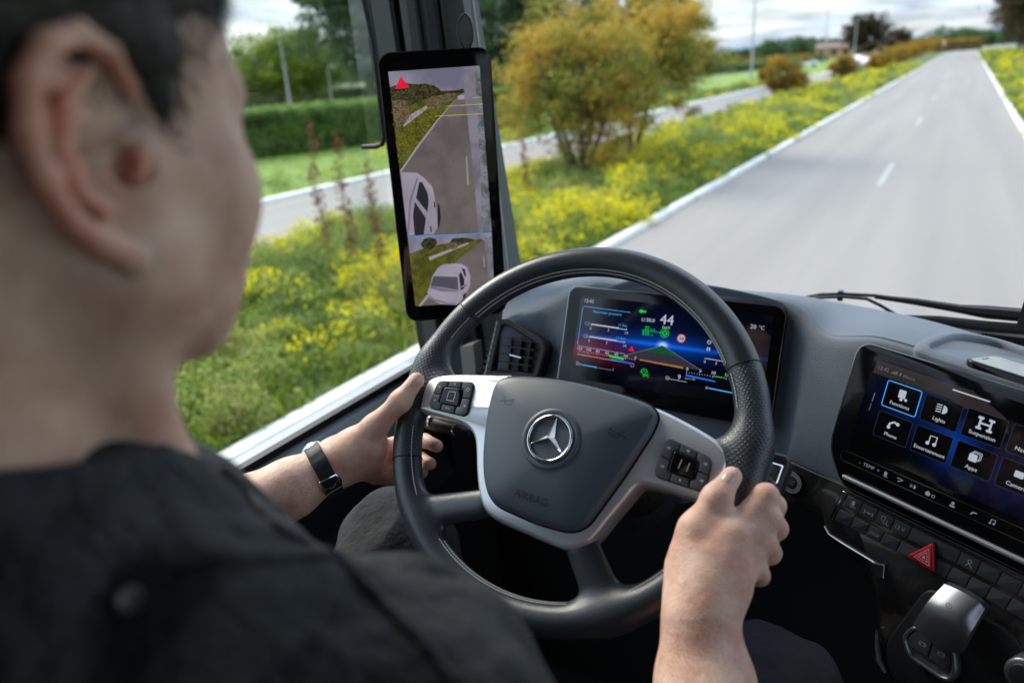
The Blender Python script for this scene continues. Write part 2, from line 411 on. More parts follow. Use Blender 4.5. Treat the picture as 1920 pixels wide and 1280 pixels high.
def kerb(name, x0, x1, h, seed, label):
    rg = np.random.default_rng(seed); V = []; F = []; ys = []
    y = -20.
    while y < 60: ys.append(y); y += .35
    while y < 480: ys.append(y); y += 8
    n1 = np.cumsum(rg.normal(0, .006, len(ys))); n1 -= np.linspace(n1[0], n1[-1], len(ys)); n1 = np.clip(n1, -.03, .03)
    n2 = rg.normal(0, .006, len(ys))
    for i, y in enumerate(ys):
        c = centre(y); a, b = x0 + c + n1[i], x1 + c + n2[i] * .5; hh = h + n2[i] * .3
        V += [(a, y, 0), (a + .01, y, hh), (b - .02, y, hh), (b, y, 0)]
    for i in range(len(ys) - 1):
        for k in range(3): F.append((4 * i + k, 4 * i + k + 1, 4 * i + 5 + k, 4 * i + 4 + k))
    o = structure(name, V, [f[::-1] for f in F], m_kerb); return o
kerb('median_kerb', -4.98, -4.78, .10, 1, ''); kerb('verge_kerb', 1.80, 2.02, .09, 2, ''); kerb('far_kerb', -15.55, -15.28, .11, 3, '')
V = []; F = []
mk = MB()
def dashline(y0, y1, x=-1.35, wd=.13):
    c0, c1 = centre(y0), centre(y1)
    mk.add([(x - wd / 2 + c0, y0, .02), (x + wd / 2 + c0, y0, .02), (x + wd / 2 + c1, y1, .02), (x - wd / 2 + c1, y1, .02)], [(0, 1, 2, 3)])
for (a, b) in ((18.4, 22.2), (33.2, 36.6), (48, 51.4), (62.8, 66.2), (77.6, 81), (92.4, 95.8)): dashline(a, b)
mk.build('lane_dashes', m_line, sp='world')['kind'] = 'structure'

# ---- leaves
def leaf_quads(P, size, rg, aspect=.5, up=0.3, curl=.15):
    """kite shaped leaves with random facing; P (n,3), size scalar or (n,)"""
    n = len(P); size = np.broadcast_to(np.asarray(size, float), (n,)) * rg.uniform(.65, 1.35, n)
    d = rg.normal(size=(n, 3)); d[:, 2] = d[:, 2] * .6 + up; d /= np.linalg.norm(d, axis=1)[:, None]
    e = rg.normal(size=(n, 3)); e -= d * (e * d).sum(1)[:, None]; e /= np.linalg.norm(e, axis=1)[:, None]
    nn = np.cross(d, e)
    a = P; b = P + d * (size * .5)[:, None] + e * (size * aspect * .5)[:, None] + nn * (size * curl)[:, None]
    c = P + d * size[:, None]; q = P + d * (size * .5)[:, None] - e * (size * aspect * .5)[:, None] + nn * (size * curl)[:, None]
    V = np.stack([a, b, c, q], 1).reshape(-1, 3); F = np.arange(4 * n).reshape(-1, 4); return V, F
def leaves(name, P, size, m, rg, parent=None, kind=None, **k):
    V, F = leaf_quads(np.asarray(P), size, rg, **k); return obj(name, V, F, m, parent, sp='world', kind=kind)

M_BUSHY = leaf_mat('meadow leaves', [(.06, .10, .03), (.15, .23, .05), (.25, .34, .075), (.36, .40, .10), (.27, .24, .09)], scale=.9)
M_YEL = leaf_mat('yellow petals', [(.55, .46, .01), (.72, .64, .012), (.80, .76, .03)], scale=2)
M_GREEN = leaf_mat('broad green leaves', [(.03, .07, .028), (.075, .145, .055), (.15, .24, .08)], scale=.5)
M_LIME = leaf_mat('young green leaves', [(.07, .13, .015), (.17, .26, .025), (.36, .38, .035)], scale=.7)
M_GOLD = leaf_mat('autumn leaves', [(.10, .14, .03), (.21, .24, .04), (.38, .32, .045), (.55, .31, .045), (.50, .38, .05)], scale=.55)
M_HEDGE = leaf_mat('clipped hedge leaves', [(.06, .13, .03), (.15, .27, .06), (.27, .38, .08)], scale=1.5)
M_DARK = leaf_mat('dark copper leaves', [(.015, .018, .008), (.045, .035, .012), (.09, .05, .018)], scale=.4)
M_ORANGE = leaf_mat('rusty shrub leaves', [(.09, .08, .014), (.30, .19, .02), (.52, .30, .025)], scale=.8)
M_RUST = leaf_mat('dry rusty seed heads', [(.10, .04, .018), (.22, .09, .035)], scale=3)
m_bark = mat('bark', (.07, .055, .045), .9, bump=(25, .8, .02, 'noise'))

# ---- meadow on the median: bushy plants with flowers
rg = np.random.default_rng(11)
def meadow(name, x0, x1, ylist, flower=.5, seed=3):
    rg = np.random.default_rng(seed); LP = []; LS = []; YP = []; YSz = []
    for (ya, yb, dens, nl, ls) in ylist:
        n = int((x1 - x0) * (yb - ya) * dens)
        xs = rg.uniform(x0, x1, n); ys = rg.uniform(ya, yb, n); sc = rg.uniform(.16, .36, n)
        for x, y, s in zip(xs, ys, sc):
            nval = noise.noise((x * .7, y * .42, seed)); tall = .30 + .55 * max(0, nval + .15) + rg.uniform(0, .20)
            edge = min(abs(x - x0), abs(x - x1)); tall *= .35 + .65 * min(1, edge / .6)
            m = max(6, int(nl * (s / .26) ** 2))
            a = rg.normal(size=(m, 3)); a /= np.linalg.norm(a, axis=1)[:, None]; a[:, 2] = np.abs(a[:, 2]); rr = rg.uniform(.35, 1, m) ** .5
            P = a * rr[:, None] * np.array([s, s, tall]) + (x, y, 0)
            LP.append(P); LS.append(np.full(m, ls))
            if noise.noise((x * .75, y * .34, 9 + seed)) * 1.5 + rg.uniform(-.35, .35) > .40 - flower * .35:
                k = max(4, int(m * .42)); a = rg.normal(size=(k, 3)); a /= np.linalg.norm(a, axis=1)[:, None]; a[:, 2] = np.abs(a[:, 2]) * .6 + .5
                YP.append(a * np.array([s, s, tall]) * rg.uniform(.9, 1.12, (k, 1)) + (x, y, 0)); YSz.append(np.full(k, ls * .85))
    o = leaves(name, np.concatenate(LP), np.concatenate(LS), M_BUSHY, rg, kind='stuff', aspect=.45, up=.5)
    f = leaves(name + '_blossom' if False else 'yellow_blossom', np.concatenate(YP), np.concatenate(YSz), M_YEL, rg, kind='stuff', aspect=.8, up=.6)
    return o, f
o, f = meadow('wildflower_meadow', -10.75, -5.02, [(0, 6, 11, 170, .055), (6, 14, 9, 130, .06), (14, 30, 6, 60, .085), (30, 60, 3, 34, .13), (60, 120, 1.2, 26, .22)], flower=.55, seed=3)
o['label'] = 'green leafy wild plants covering the median between the roads'; f['label'] = 'yellow flowers dotted over the median plants'
o, f = meadow('roadside_plants', 2.1, 9, [(20, 45, 3.2, 60, .1), (45, 110, 1.2, 34, .2), (110, 230, .5, 26, .35)], flower=.35, seed=5)
o['label'] = 'green plants along the right edge of the road'; f['label'] = 'yellow flowers along the right edge of the road'
o, f = meadow('lawn_edge_plants', -18.3, -15.6, [(6, 45, 2.2, 50, .09), (45, 90, .8, 30, .2)], flower=.5, seed=6)
o['label'] = 'low weeds between the far road and the mown lawn'; f['label'] = 'yellow flowers beside the far road'
# grass blades
def blades(name, x0, x1, y0, y1, n, hgt, m, label, seed):
    rg = np.random.default_rng(seed); P = np.stack([rg.uniform(x0, x1, n), y0 + (y1 - y0) * rg.uniform(0, 1, n) ** 1.6, np.zeros(n)], 1)
    o = leaves(name, P, hgt, m, rg, kind='stuff', aspect=.16, up=1.6); o['label'] = label
blades('tall_grass', -10.8, -5.0, 0, 40, 30000, .26, leaf_mat('grass blades', [(.06, .11, .012), (.14, .21, .02), (.24, .27, .04)], scale=1), 'thin grass blades between the median plants', 21)
blades('mown_grass', -30, -16, 8, 60, 40000, .10, leaf_mat('lawn blades', [(.11, .19, .018), (.20, .30, .03)], scale=.5), 'short blades of the mown lawn', 22)

# ---- rusty dock stalks in the median
def stalk(px, py_top, y_px_base, dist_x, label):
    d = ray(px, py_top); t = dist_x / d[0]; top = d * t; top[2] += H
    mb = MB(); root = thing('dock_plant', label, 'weed', (top[0], top[1], 0), cab=False, group='rusty dock stalks in the median')
    h = top[2]; pts = [(top[0] + .03 * math.sin(z * 3), top[1], z) for z in np.linspace(0, h, 7)]
    mb.tube(pts, np.linspace(.012, .005, 7), 6); mb.build('stem', mat('dry stalk', (.13, .06, .03), .8), root, sp='world')
    r = np.random.default_rng(int(px)); n = 220; z = h * (1 - .72 * r.uniform(0, 1, n) ** .8)
    rad = .02 + .11 * np.clip((h - z) / h, 0, 1) ** .5 * r.uniform(.2, 1, n); a = r.uniform(0, 6.28, n)
    leaves('seed_heads', np.stack([top[0] + .03 * np.sin(z * 3) + rad * np.cos(a), top[1] + rad * np.sin(a), z], 1), .06, M_RUST, r, root, kind='stuff', aspect=.6, up=.6)
for px, pt, X, lab in ((577, 222, -7.6, 'tall rusty dock stalk nearest the driver\'s face'), (628, 245, -6.9, 'thick rusty dock stalk left of the mirror display'), (690, 300, -6.9, 'short pale dock stalk just left of the mirror display'),
                       (982, 262, -7.8, 'rusty dock stalk just right of the mirror display'), (1348, 205, -8.2, 'low dark dock stalk beside the far road')):
    stalk(px, pt, 0, X, lab)

# ---- trees
def limb_tree(name, label, base, h, crown_c, crown_r, m_leaf, n_clump, per, leaf, seed, stems=1, cat='tree', group=None, clump=.16, trunk_r=.12, spread=.3, hollow=.45):
    rg = np.random.default_rng(seed); root = thing(name, label, cat, (base[0], base[1], 0), cab=False, group=group)
    cc = np.array(crown_c, float); cr_ = np.array(crown_r, float); C = []
    while len(C) < n_clump:
        a = rg.normal(size=3); a /= np.linalg.norm(a); r = rg.uniform(hollow, 1) * (1 + .22 * noise.noise(tuple(a * 2.2 + seed)) * 2)
        C.append(cc + a * cr_ * r)
    C = np.array(C); P = []
    for c in C:
        s = clump * cr_.mean() * rg.uniform(.6, 1.3); P.append(rg.normal(size=(per, 3)) * (s, s, s * .6) + c)
    P = np.concatenate(P); P = P[P[:, 2] > .25]
    leaves('crown', P, leaf, m_leaf, rg, root, aspect=.55, up=.1)
    mb = MB()
    for k in range(stems):
        a = 2 * math.pi * k / max(1, stems) + seed; b0 = np.array([base[0] + .12 * (stems > 1) * math.cos(a), base[1] + .12 * (stems > 1) * math.sin(a), 0])
        top = cc + np.array([math.cos(a) * spread * cr_[0] * (stems > 1), math.sin(a) * spread * cr_[1] * (stems > 1), cr_[2] * .3])
        ts = np.linspace(0, 1, 8); pts = np.array([b0 * (1 - t) + top * t + np.array([math.cos(a), math.sin(a), 0]) * .3 * spread * math.sin(t * 3.1) + rg.normal(size=3) * .03 * h * .2 for t in ts])
        r0 = trunk_r / (1 if stems == 1 else 1.9); mb.tube(pts, r0 * (1 - ts * .75), 8)
        for j in range(5):
            s = pts[3 + j % 4]; e = C[rg.integers(len(C))]; q = np.linspace(0, 1, 5)
            mb.tube([s * (1 - t) + e * t + np.array([0, 0, .1 * h * t * (1 - t)]) for t in q], r0 * .45 * (1 - q * .8), 5)
    mb.build('trunk', m_bark, root, sp='world', smooth=True); return root

limb_tree('small_tree', 'gold and orange multi-stemmed small tree on the median', (-8.9, 18.9), 4, (-9.1, 19.4, 2.62), (2.3, 2.3, 2.25), M_GOLD, 240, 110, .11, 4, stems=5, trunk_r=.16, spread=.5, clump=.105, hollow=.25)
limb_tree('small_tree', 'orange small tree with one dark trunk behind the gold one', (-8.9, 22.9), 4, (-8.5, 23.2, 3.0), (2.3, 2.2, 2.0), M_GOLD, 180, 105, .12, 14, stems=2, trunk_r=.2, spread=.4, clump=.11, hollow=.3)
limb_tree('broadleaf_tree', 'big dark green tree behind the clipped hedge', (-39.0, 46), 16, (-38.6, 46, 9.0), (5.0, 5.2, 6.6), M_GREEN, 300, 130, .30, 31, trunk_r=.4, clump=.11)
limb_tree('broadleaf_tree', 'yellow-green young tree left of the big dark tree', (-53, 50), 8, (-52.5, 50, 4.4), (5.2, 5, 3.0), M_LIME, 190, 110, .26, 32, trunk_r=.2, clump=.12)
limb_tree('broadleaf_tree', 'small bright green tree behind the left lamp posts', (-55, 56), 7, (-54.5, 56, 4.2), (3.6, 4, 2.8), M_LIME, 110, 100, .26, 33, trunk_r=.2, clump=.12)
limb_tree('broadleaf_tree', 'mid green tree rising behind the windscreen pillar', (-38, 62), 13, (-37.5, 62, 7.4), (6.6, 6, 6.8), M_GREEN, 260, 110, .32, 34, trunk_r=.35, clump=.12)
limb_tree('broadleaf_tree', 'tall green tree just right of the windscreen pillar, behind the gold tree', (-34, 68), 14, (-33.5, 68, 8.2), (5.6, 5.5, 7.4), M_GREEN, 240, 110, .32, 36, trunk_r=.3, clump=.12)
limb_tree('broadleaf_tree', 'dark green tree peeping out behind the orange tree', (-26, 70), 10, (-25.2, 70, 5.9), (4.2, 4, 4.2), M_GREEN, 150, 100, .32, 35, trunk_r=.3, clump=.12)
limb_tree('shrub', 'round golden brown shrub on the median beyond the small trees', (-9.8, 51), 2.6, (-9.8, 51.4, 1.5), (1.5, 1.5, 1.15), M_ORANGE, 70, 90, .16, 41, stems=6, cat='shrub', trunk_r=.12, clump=.15)
limb_tree('shrub', 'yellow-brown shrub before the run of roadside shrubs', (-9.9, 79), 2, (-9.9, 79.6, 1.2), (1.35, 1.4, .95), M_ORANGE, 50, 70, .2, 42, stems=5, cat='shrub', trunk_r=.1, clump=.16)
for i, (yy, xx, s, lab) in enumerate(((104, -9.2, 1.2, 'first orange shrub of the far roadside run'), (118, -9.4, 1.5, 'second orange shrub of the far roadside run'), (134, -9.5, 1.7, 'broad third shrub of the far roadside run'),
                                      (152, -9.6, 1.9, 'fourth shrub of the far roadside run'), (176, -9.4, 2.0, 'fifth shrub of the far roadside run'), (205, -9.3, 2.3, 'sixth shrub of the far roadside run'), (240, -9, 2.6, 'farthest golden shrub where the road bends'))):
    limb_tree('shrub', lab, (xx, yy), s * 2, (xx, yy, s * .85), (s * 1.25, s * 1.8, s * .85), M_ORANGE, 40, 50, .3, 50 + i, stems=3, cat='shrub', group='shrubs along the far median', clump=.16)
limb_tree('broadleaf_tree', 'round dark copper tree standing beyond the parked cars', (-20.5, 190), 9.5, (-20, 191, 5.8), (4.9, 4.8, 3.9), M_DARK, 120, 80, .45, 61, trunk_r=.35, clump=.13)
limb_tree('broadleaf_tree', 'small copper tree right of the round dark one', (-14.4, 200), 6, (-14.2, 200, 4.0), (2.8, 3, 2.3), M_DARK, 60, 60, .42, 62, trunk_r=.25, clump=.14)
for i, (xx, yy, s, lab) in enumerate(((8.3, 140, 7.0, 'nearest dark brown tree on the right roadside'), (8.6, 162, 7.6, 'second dark brown tree on the right roadside'), (8.6, 190, 8.2, 'third dark brown tree on the right roadside'))):
    limb_tree('broadleaf_tree', lab, (xx, yy), s * 1.7, (xx + .4, yy, s * 1.0), (s * .72, s * .7, s * .78), M_DARK, 150, 90, .36, 70 + i, group='dark trees on the right verge', trunk_r=.3, clump=.12)
for i, (xx, yy, s, lab) in enumerate(((-7, 290, 5.2, 'first green tree on the far right skyline'), (-1, 320, 5.0, 'second green tree on the far right skyline'), (5, 345, 4.2, 'third pale tree on the far right skyline'),
        (-70, 240, 5.2, 'pale green tree left of the tall lamp post'), (-84, 250, 3.6, 'low tree in the middle distance, left'), (-56, 262, 4.6, 'dark tree right of the tall lamp post'), (-47, 268, 4.4, 'dark green tree next to the long red roofed hall'))):
    limb_tree('broadleaf_tree', lab, (xx, yy), s * 1.5, (xx, yy, s * .8), (s * .95, s * .8, s * .75), M_GREEN, 60, 45, .55, 80 + i, group='trees on the far skyline', clump=.16)

# ---- clipped hedge behind the lawn
hroot = thing('clipped_hedge', 'long clipped green hedge between the lawn and the trees', 'hedge', (-24.5, 21, 0), cab=False)
a = np.array([-30.5, 6.]); b = np.array([-19.6, 37.]); dd = b - a; Lh = np.linalg.norm(dd); dd /= Lh; nn2 = np.array([-dd[1], dd[0]])
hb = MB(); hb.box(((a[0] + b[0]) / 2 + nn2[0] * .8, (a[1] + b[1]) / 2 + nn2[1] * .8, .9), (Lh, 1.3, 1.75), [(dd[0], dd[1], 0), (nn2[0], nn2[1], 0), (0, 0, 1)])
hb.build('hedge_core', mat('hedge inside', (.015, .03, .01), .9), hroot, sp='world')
r = np.random.default_rng(90); n = 42000; t = r.uniform(0, Lh, n); side = r.uniform(0, 1, n)
zz = np.where(side < .7, r.uniform(.05, 1.9, n), 1.9); q = np.where(side < .7, 0, r.uniform(0, 1.7, n))
bumpy = np.array([noise.noise((ti * .9, zi * 1.6, 1)) for ti, zi in zip(t, zz)]) * .14
P = np.stack([a[0] + dd[0] * t + nn2[0] * (q + bumpy), a[1] + dd[1] * t + nn2[1] * (q + bumpy), zz + r.normal(0, .04, n) + bumpy * .4], 1) + r.normal(0, .035, (n, 3))
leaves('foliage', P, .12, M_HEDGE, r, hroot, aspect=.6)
# far hedge strips
def far_hedge(name, label, x0, y0, x1, y1, h, m, seed, n=6000, leaf=.4, core=(.03, .035, .012)):
    root = thing(name, label, 'hedge', (x0, y0, 0), cab=False); r = np.random.default_rng(seed); L_ = math.hypot(x1 - x0, y1 - y0); ux, uy = (x1 - x0) / L_, (y1 - y0) / L_
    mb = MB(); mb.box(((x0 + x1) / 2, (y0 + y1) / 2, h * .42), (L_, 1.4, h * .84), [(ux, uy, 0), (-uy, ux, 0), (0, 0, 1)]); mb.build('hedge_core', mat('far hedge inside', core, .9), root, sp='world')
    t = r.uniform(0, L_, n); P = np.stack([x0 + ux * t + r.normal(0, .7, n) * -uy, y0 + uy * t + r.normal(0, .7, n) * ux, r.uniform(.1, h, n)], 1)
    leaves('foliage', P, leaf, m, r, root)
far_hedge('field_hedge', 'low green hedge beyond the far carriageway', -44, 105, -27, 170, 1.5, M_HEDGE, 91)
far_hedge('field_hedge', 'long ochre hedge in the middle distance', -62, 150, -30, 205, 2.0, M_ORANGE, 92)
far_hedge('field_hedge', 'golden hedge crossing at the end of the road', -9, 262, 3, 300, 3.4, M_ORANGE, 93, 3000, .6)
far_hedge('field_hedge', 'dark hedge behind the left lamp posts', -75, 64, -31, 60, 2.3, M_GREEN, 94, 5000, .3)

# ---- far wood and hills
def ridge(name, dist, h, m, seed, n=120, a0=-60, a1=50, kind='structure', base=-1):
    V = []; F = []
    for i in range(n + 1):
        a = R_(a0 + (a1 - a0) * i / n); hh = h * (.55 + .6 * abs(noise.noise((i * .11, seed, 0))) + .35 * abs(noise.noise((i * .5, seed, 4))))
        V += [(dist * math.sin(a), dist * math.cos(a), base), (dist * math.sin(a) * 1.02, dist * math.cos(a) * 1.02, hh)]
    for i in range(n): F.append((2 * i, 2 * i + 2, 2 * i + 3, 2 * i + 1))
    b = len(V)
    for i in range(n + 1): V.append((V[2 * i + 1][0] * 1.15, V[2 * i + 1][1] * 1.15, base))
    for i in range(n): F.append((2 * i + 1, 2 * i + 3, b + i + 1, b + i))
    o = obj(name, V, F, m, sp='world', smooth=True); o['kind'] = kind; return o
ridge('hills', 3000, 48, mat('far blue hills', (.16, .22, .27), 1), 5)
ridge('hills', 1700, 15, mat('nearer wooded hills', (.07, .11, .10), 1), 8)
# a far wood that reads as one mass
r = np.random.default_rng(95); n = 30000; a_ = R_(-62) + R_(100) * r.uniform(0, 1, n); rr = r.uniform(420, 470, n)
hh = np.array([5.5 + 5 * noise.noise((x * 9, 3, 0)) for x in a_]); hh = np.clip(hh, 2, 12)
P = np.stack([rr * np.sin(a_), rr * np.cos(a_), r.uniform(0, 1, n) * hh], 1)
o = leaves('far_wood', P, 2.2, leaf_mat('far wood leaves', [(.03, .06, .03), (.06, .10, .045)], scale=.02), r, kind='stuff'); o['label'] = 'distant line of woods along the horizon'

# ---- lamp posts
m_pole = mat('galvanised steel', (.42, .44, .46), .45, metal=.6)
def lamp_post(label, x, y, h, r=.09, lean=0, group='lamp posts'):
    root = thing('lamp_post', label, 'lamp post', (x, y, 0), cab=False, group=group)
    mb = MB(); mb.tube([(x, y, 0), (x, y, 1.1), (x, y, 1.12), (x, y, h)], [r * 1.4, r * 1.3, r, r * .6], 8); mb.build('mast', m_pole, root, sp='world')
    mb = MB(); mb.tube([(x, y, h), (x + .2, y, h + .25), (x + 1.3, y, h + .35)], [.05, .05, .04], 6); mb.build('arm', m_pole, root, sp='world')
    mb = MB(); mb.box((x + 1.6, y, h + .33), (.7, .28, .12)); mb.build('lamp_head', m_pole, root, sp='world')
lamp_post('tall lamp post between the orange tree and the round shrub', -19.9, 86, 8.4, .13)
lamp_post('distant lamp post left of the round copper tree', -28, 190, 11, .14)
lamp_post('distant lamp post in front of the round copper tree', -19, 165, 7.6, .12)
lamp_post('leaning grey post in front of the yellow-green tree', -43.5, 42, 5.9, .1)
lamp_post('second grey post, right of the first before the trees', -43.5, 46.5, 3.6, .08)
lamp_post('tall lamp mast rising out of the gold tree', -14.5, 30.5, 9.5, .07)

# ---- parked cars, hall, sign (far and blurred)
m_white = mat('white car paint', (.75, .76, .78), .25, coat=.5); m_win = mat('dark car glass', (.02, .025, .03), .08); m_tyre = mat('tyre rubber', (.02, .02, .02), .8)
def far_car(label, x, y, rz, m):
    root = thing('parked_car', label, 'car', (x, y, 0), cab=False, group='cars parked beyond the far road')
    c, s = math.cos(rz), math.sin(rz); T = lambda V: [(x + v[0] * c - v[1] * s, y + v[0] * s + v[1] * c, v[2]) for v in V]
    prof = [(-2.1, .35), (-2.15, .75), (-1.6, .92), (-1.0, 1.0), (-.45, 1.42), (.9, 1.45), (1.6, 1.02), (2.1, .95), (2.15, .4)]
    mb = MB(); a = [(p[0], -.82, p[1]) for p in prof]; b = [(p[0], .82, p[1]) for p in prof]; mb.rings([T(a), T(b)]); mb.build('body', m, root, sp='world')
    for sy in (-.83, .83):
        mb = MB(); mb.rings([T([(-.85, y_, 1.0), (-.4, y_, 1.36), (.85, y_, 1.38), (1.35, y_, 1.03)]) for y_ in (sy * .97, sy)]); mb.build('window', m_win, root, sp='world')
    for wx in (-1.35, 1.35):
        for sy in (-.75, .75):
            mb = MB(); cc_ = [[(wx + .32 * math.cos(t), sy + o_, .32 + .32 * math.sin(t)) for t in np.linspace(0, 2 * math.pi, 14)[:-1]] for o_ in (-.11, .11)]
            mb.rings([T(cc_[0]), T(cc_[1])]); mb.build('wheel', m_tyre, root, sp='world')
far_car('white car parked left of the yellow-brown shrub', -24.5, 146, .2, m_white)
far_car('white car parked below the round copper tree', -17.2, 158, 1.2, m_white)
far_car('grey car parked right of the white ones', -15.4, 170, 1.3, mat('silver car paint', (.4, .42, .45), .3, metal=.5))
far_car('small white car just left of the roadside shrubs', -12.6, 128, 1.4, m_white)
root = thing('long_hall', 'long low hall with a red roof on the horizon', 'building', (-30, 260, 0), cab=False)
mb = MB(); mb.box((-30, 260, 1.6), (20, 12, 3.2)); mb.build('wall', mat('ochre hall wall', (.42, .27, .13), .8), root, sp='world')
mb = MB(); mb.add([(-40.5, 253.5, 3.15), (-19.5, 253.5, 3.15), (-19.5, 260, 4.6), (-40.5, 260, 4.6), (-40.5, 266.5, 3.15), (-19.5, 266.5, 3.15)], [(0, 1, 2, 3), (3, 2, 5, 4), (0, 3, 4), (1, 5, 2)]); mb.build('roof', mat('red tiled roof', (.16, .10, .085), .8), root, sp='world')
for k in range(6):
    mb = MB(); mb.box((-38 + 3.2 * k, 253.9, 1.8), (1.6, .1, 1.2)); mb.build('window', m_win, root, sp='world')
root = thing('road_sign', 'small red and white triangular road sign beside the far road bend', 'road sign', (-5.6, 230, 0), cab=False)
mb = MB(); mb.tube([(-5.6, 230, 0), (-5.6, 230, 2.2)], .05, 6); mb.build('post', m_pole, root, sp='world')
for nm, s, m_, dd_ in (('border', .75, mat('sign red', (.55, .02, .02), .4), 0), ('face', .5, mat('sign white', (.8, .8, .8), .4), .02)):
    mb = MB(); tri = [(-5.6 + s * math.cos(R_(q)), 229.9 - dd_, 2.6 + s * math.sin(R_(q))) for q in (90, 210, 330)]; mb.rings([[(p[0], p[1] + .03, p[2]) for p in tri], tri]); mb.build(nm, m_, root, sp='world')

# =================================================================== INSIDE THE CAB
CL = Frame((-.5058, 1.03, -.33445), (1, 0, 0), (0, -.37325, -.92773))                    # instrument display panel
CT = Frame((-.07215, .95, -.34356), (.89468, -.44589, -.0269), (-.12921, -.20068, -.9711))  # centre display panel
_o = at_y(712, 105, .92)
MD = Frame(_o, (.802, .597, 0), (0, 0, -1))                                               # mirror display panel

m_dash = mat('grained slate dashboard skin', (.135, .165, .205), .50, bump=(1100, .55, .0012, 'vor'), spec=.45)
m_dark = mat('black moulded plastic', (.014, .015, .017), .5, bump=(900, .25, .0006, 'noise'))
m_black = mat('matt black lining', (.006, .006, .007), .85)
m_gloss = mat('piano black', (.004, .004, .005), .07, spec=.3)
m_chrome = mat('bright chrome', (.72, .74, .78), .14, metal=1)
m_satin = mat('satin silver', (.64, .67, .72), .30, metal=.56, bump=(500, .05, .0003, 'noise'))
m_rubber = mat('black window rubber', (.010, .011, .013), .6)
m_grey = mat('light grey door capping', (.30, .33, .37), .6, bump=(700, .3, .0006, 'noise'))
m_head = mat('pale headliner fabric', (.20, .195, .185), .95, bump=(300, .3, .001, 'noise'))
m_lever = mat('brushed lever metal', (.27, .285, .31), .42, metal=.9)
m_icon = mat('printed grey symbols', (.50, .53, .56), .5)
m_glass = glass_mat('window glass', refl=.012)

cabt = thing('truck_cab', 'dark truck cab around the driver, with pillar, door capping, roof and glass', 'truck cab', (.25, .4, -1.5))
def cbox(name, lo, hi, m, **k):
    mb = MB(); lo = np.array(lo, float); hi = np.array(hi, float); mb.box((lo + hi) / 2, hi - lo); return mb.build(name, m, cabt, **k)
cbox('floor', (-1.0, -.8, -1.56), (1.5, 1.5, -1.5), m_black)
cbox('firewall', (-1.0, 1.36, -1.5), (1.5, 1.40, -.50), m_black)
cbox('roof', (-1.05, -.85, .99), (-.55, 1.35, 1.05), m_head); cbox('roof', (.95, -.85, .99), (1.55, 1.35, 1.05), m_head); cbox('roof', (-.549, .55, .99), (.949, 1.35, 1.05), m_head); cbox('roof', (-.549, -.85, .99), (.949, .549, 1.05), m_head)
cbox('rear_wall', (-1.0, -.86, -1.5), (1.5, -.80, .99), mat('grey sleeper curtain', (.06, .06, .062), .9))
cbox('header', (-1.0, 1.14, .80), (1.5, 1.30, .99), m_head)
cbox('side_wall', (-1.04, -.80, .58), (-.985, 1.2, .99), m_head)
cbox('side_wall', (-1.04, -.80, -1.5), (-.985, -.30, .58), m_head)
cbox('side_wall', (1.46, -.80, .58), (1.52, 1.2, .99), m_head)
cbox('side_wall', (1.46, -.80, -1.5), (1.52, 1.36, -.62), m_dark)
cbox('side_wall', (-1.045, 1.20, -1.5), (-.90, 1.42, -.655), m_black)
cbox('right_pillar', (1.36, 1.1, -.55), (1.5, 1.26, .80), m_dark)
# door
dx = -.955
mb = MB(); mb.rings([[(dx - .075, y, -.66), (dx - .075, y, -.618), (dx - .02, y, -.612), (dx + .004, y, -.622), (dx + .034, y, -.665), (dx + .036, y, -.70), (dx - .06, y, -.70)] for y in (-.30, 1.22)]); mb.build('door_capping', m_grey, cabt)
mb = MB(); mb.box((dx - .012, .46, -.606), (.016, 1.52, .014)); mb.build('window_seal', m_rubber, cabt)
mb = MB(); mb.rings([[(dx - .07, y, -1.5), (dx - .07, y, -.7015), (dx + .03, y, -.7015), (dx + .035, y, -.80), (dx + .055, y, -.86), (dx + .05, y, -1.5)] for y in (-.30, 1.22)]); mb.build('door_panel', m_dark, cabt)
mb = MB()
for i in range(60):
    for j in range(40): pass
mb = MB(); mb.box((dx - .05, .44, -.01), (.004, 1.52, 1.19)); mb.build('side_window', m_glass, cabt)
# windscreen, slightly curved, just ahead of the dashboard edge
V = []; F = []
xs = np.linspace(-.80, 1.42, 15)
for x in xs:
    yb = 1.36 - .18 * ((x - .30) / 1.1) ** 4; V += [(x, yb, -.52), (x, yb - .115, .81)]
for i in range(14): F.append((2 * i, 2 * i + 2, 2 * i + 3, 2 * i + 1))
obj('windscreen', V, F, m_glass, cabt, smooth=True)

# A pillar: vertical strips between the side window and the windscreen
def pil(name, prof_b, prof_t, m, zb=-.62, zt=.62, **k):
    mb = MB(); mb.rings([[(x, y, zb) for x, y in prof_b], [(x, y, zt) for x, y in prof_t]]); return mb.build(name, m, cabt, **k)
def pr(u0, u1, y0, y1, th=.03, zt=False):
    """plan strip between view slopes u0..u1 (x = u*y)"""
    return [(u0 * y0, y0), (u1 * y1, y1), (u1 * y1 - .0, y1 + th), (u0 * y0 - .02, y0 + th)]
m_pil = mat('dark teal grey pillar trim', (.035, .042, .048), .55, bump=(900, .4, .0008, 'vor'))
m_pil2 = mat('charcoal pillar insert', (.075, .085, .09), .5, bump=(1000, .4, .0006, 'vor'))
pil('window_frame', pr(-.800, -.787, 1.19, 1.19), pr(-.872, -.856, 1.12, 1.12), m_rubber)
pil('pillar_trim', pr(-.786, -.755, 1.18, 1.17), pr(-.855, -.815, 1.11, 1.10), m_pil)
pil('pillar_groove', pr(-.7545, -.735, 1.19, 1.19), pr(-.8145, -.795, 1.12, 1.12), m_black)
pil('pillar_insert', pr(-.7345, -.70, 1.16, 1.17), pr(-.7945, -.772, 1.09, 1.09), m_pil2)
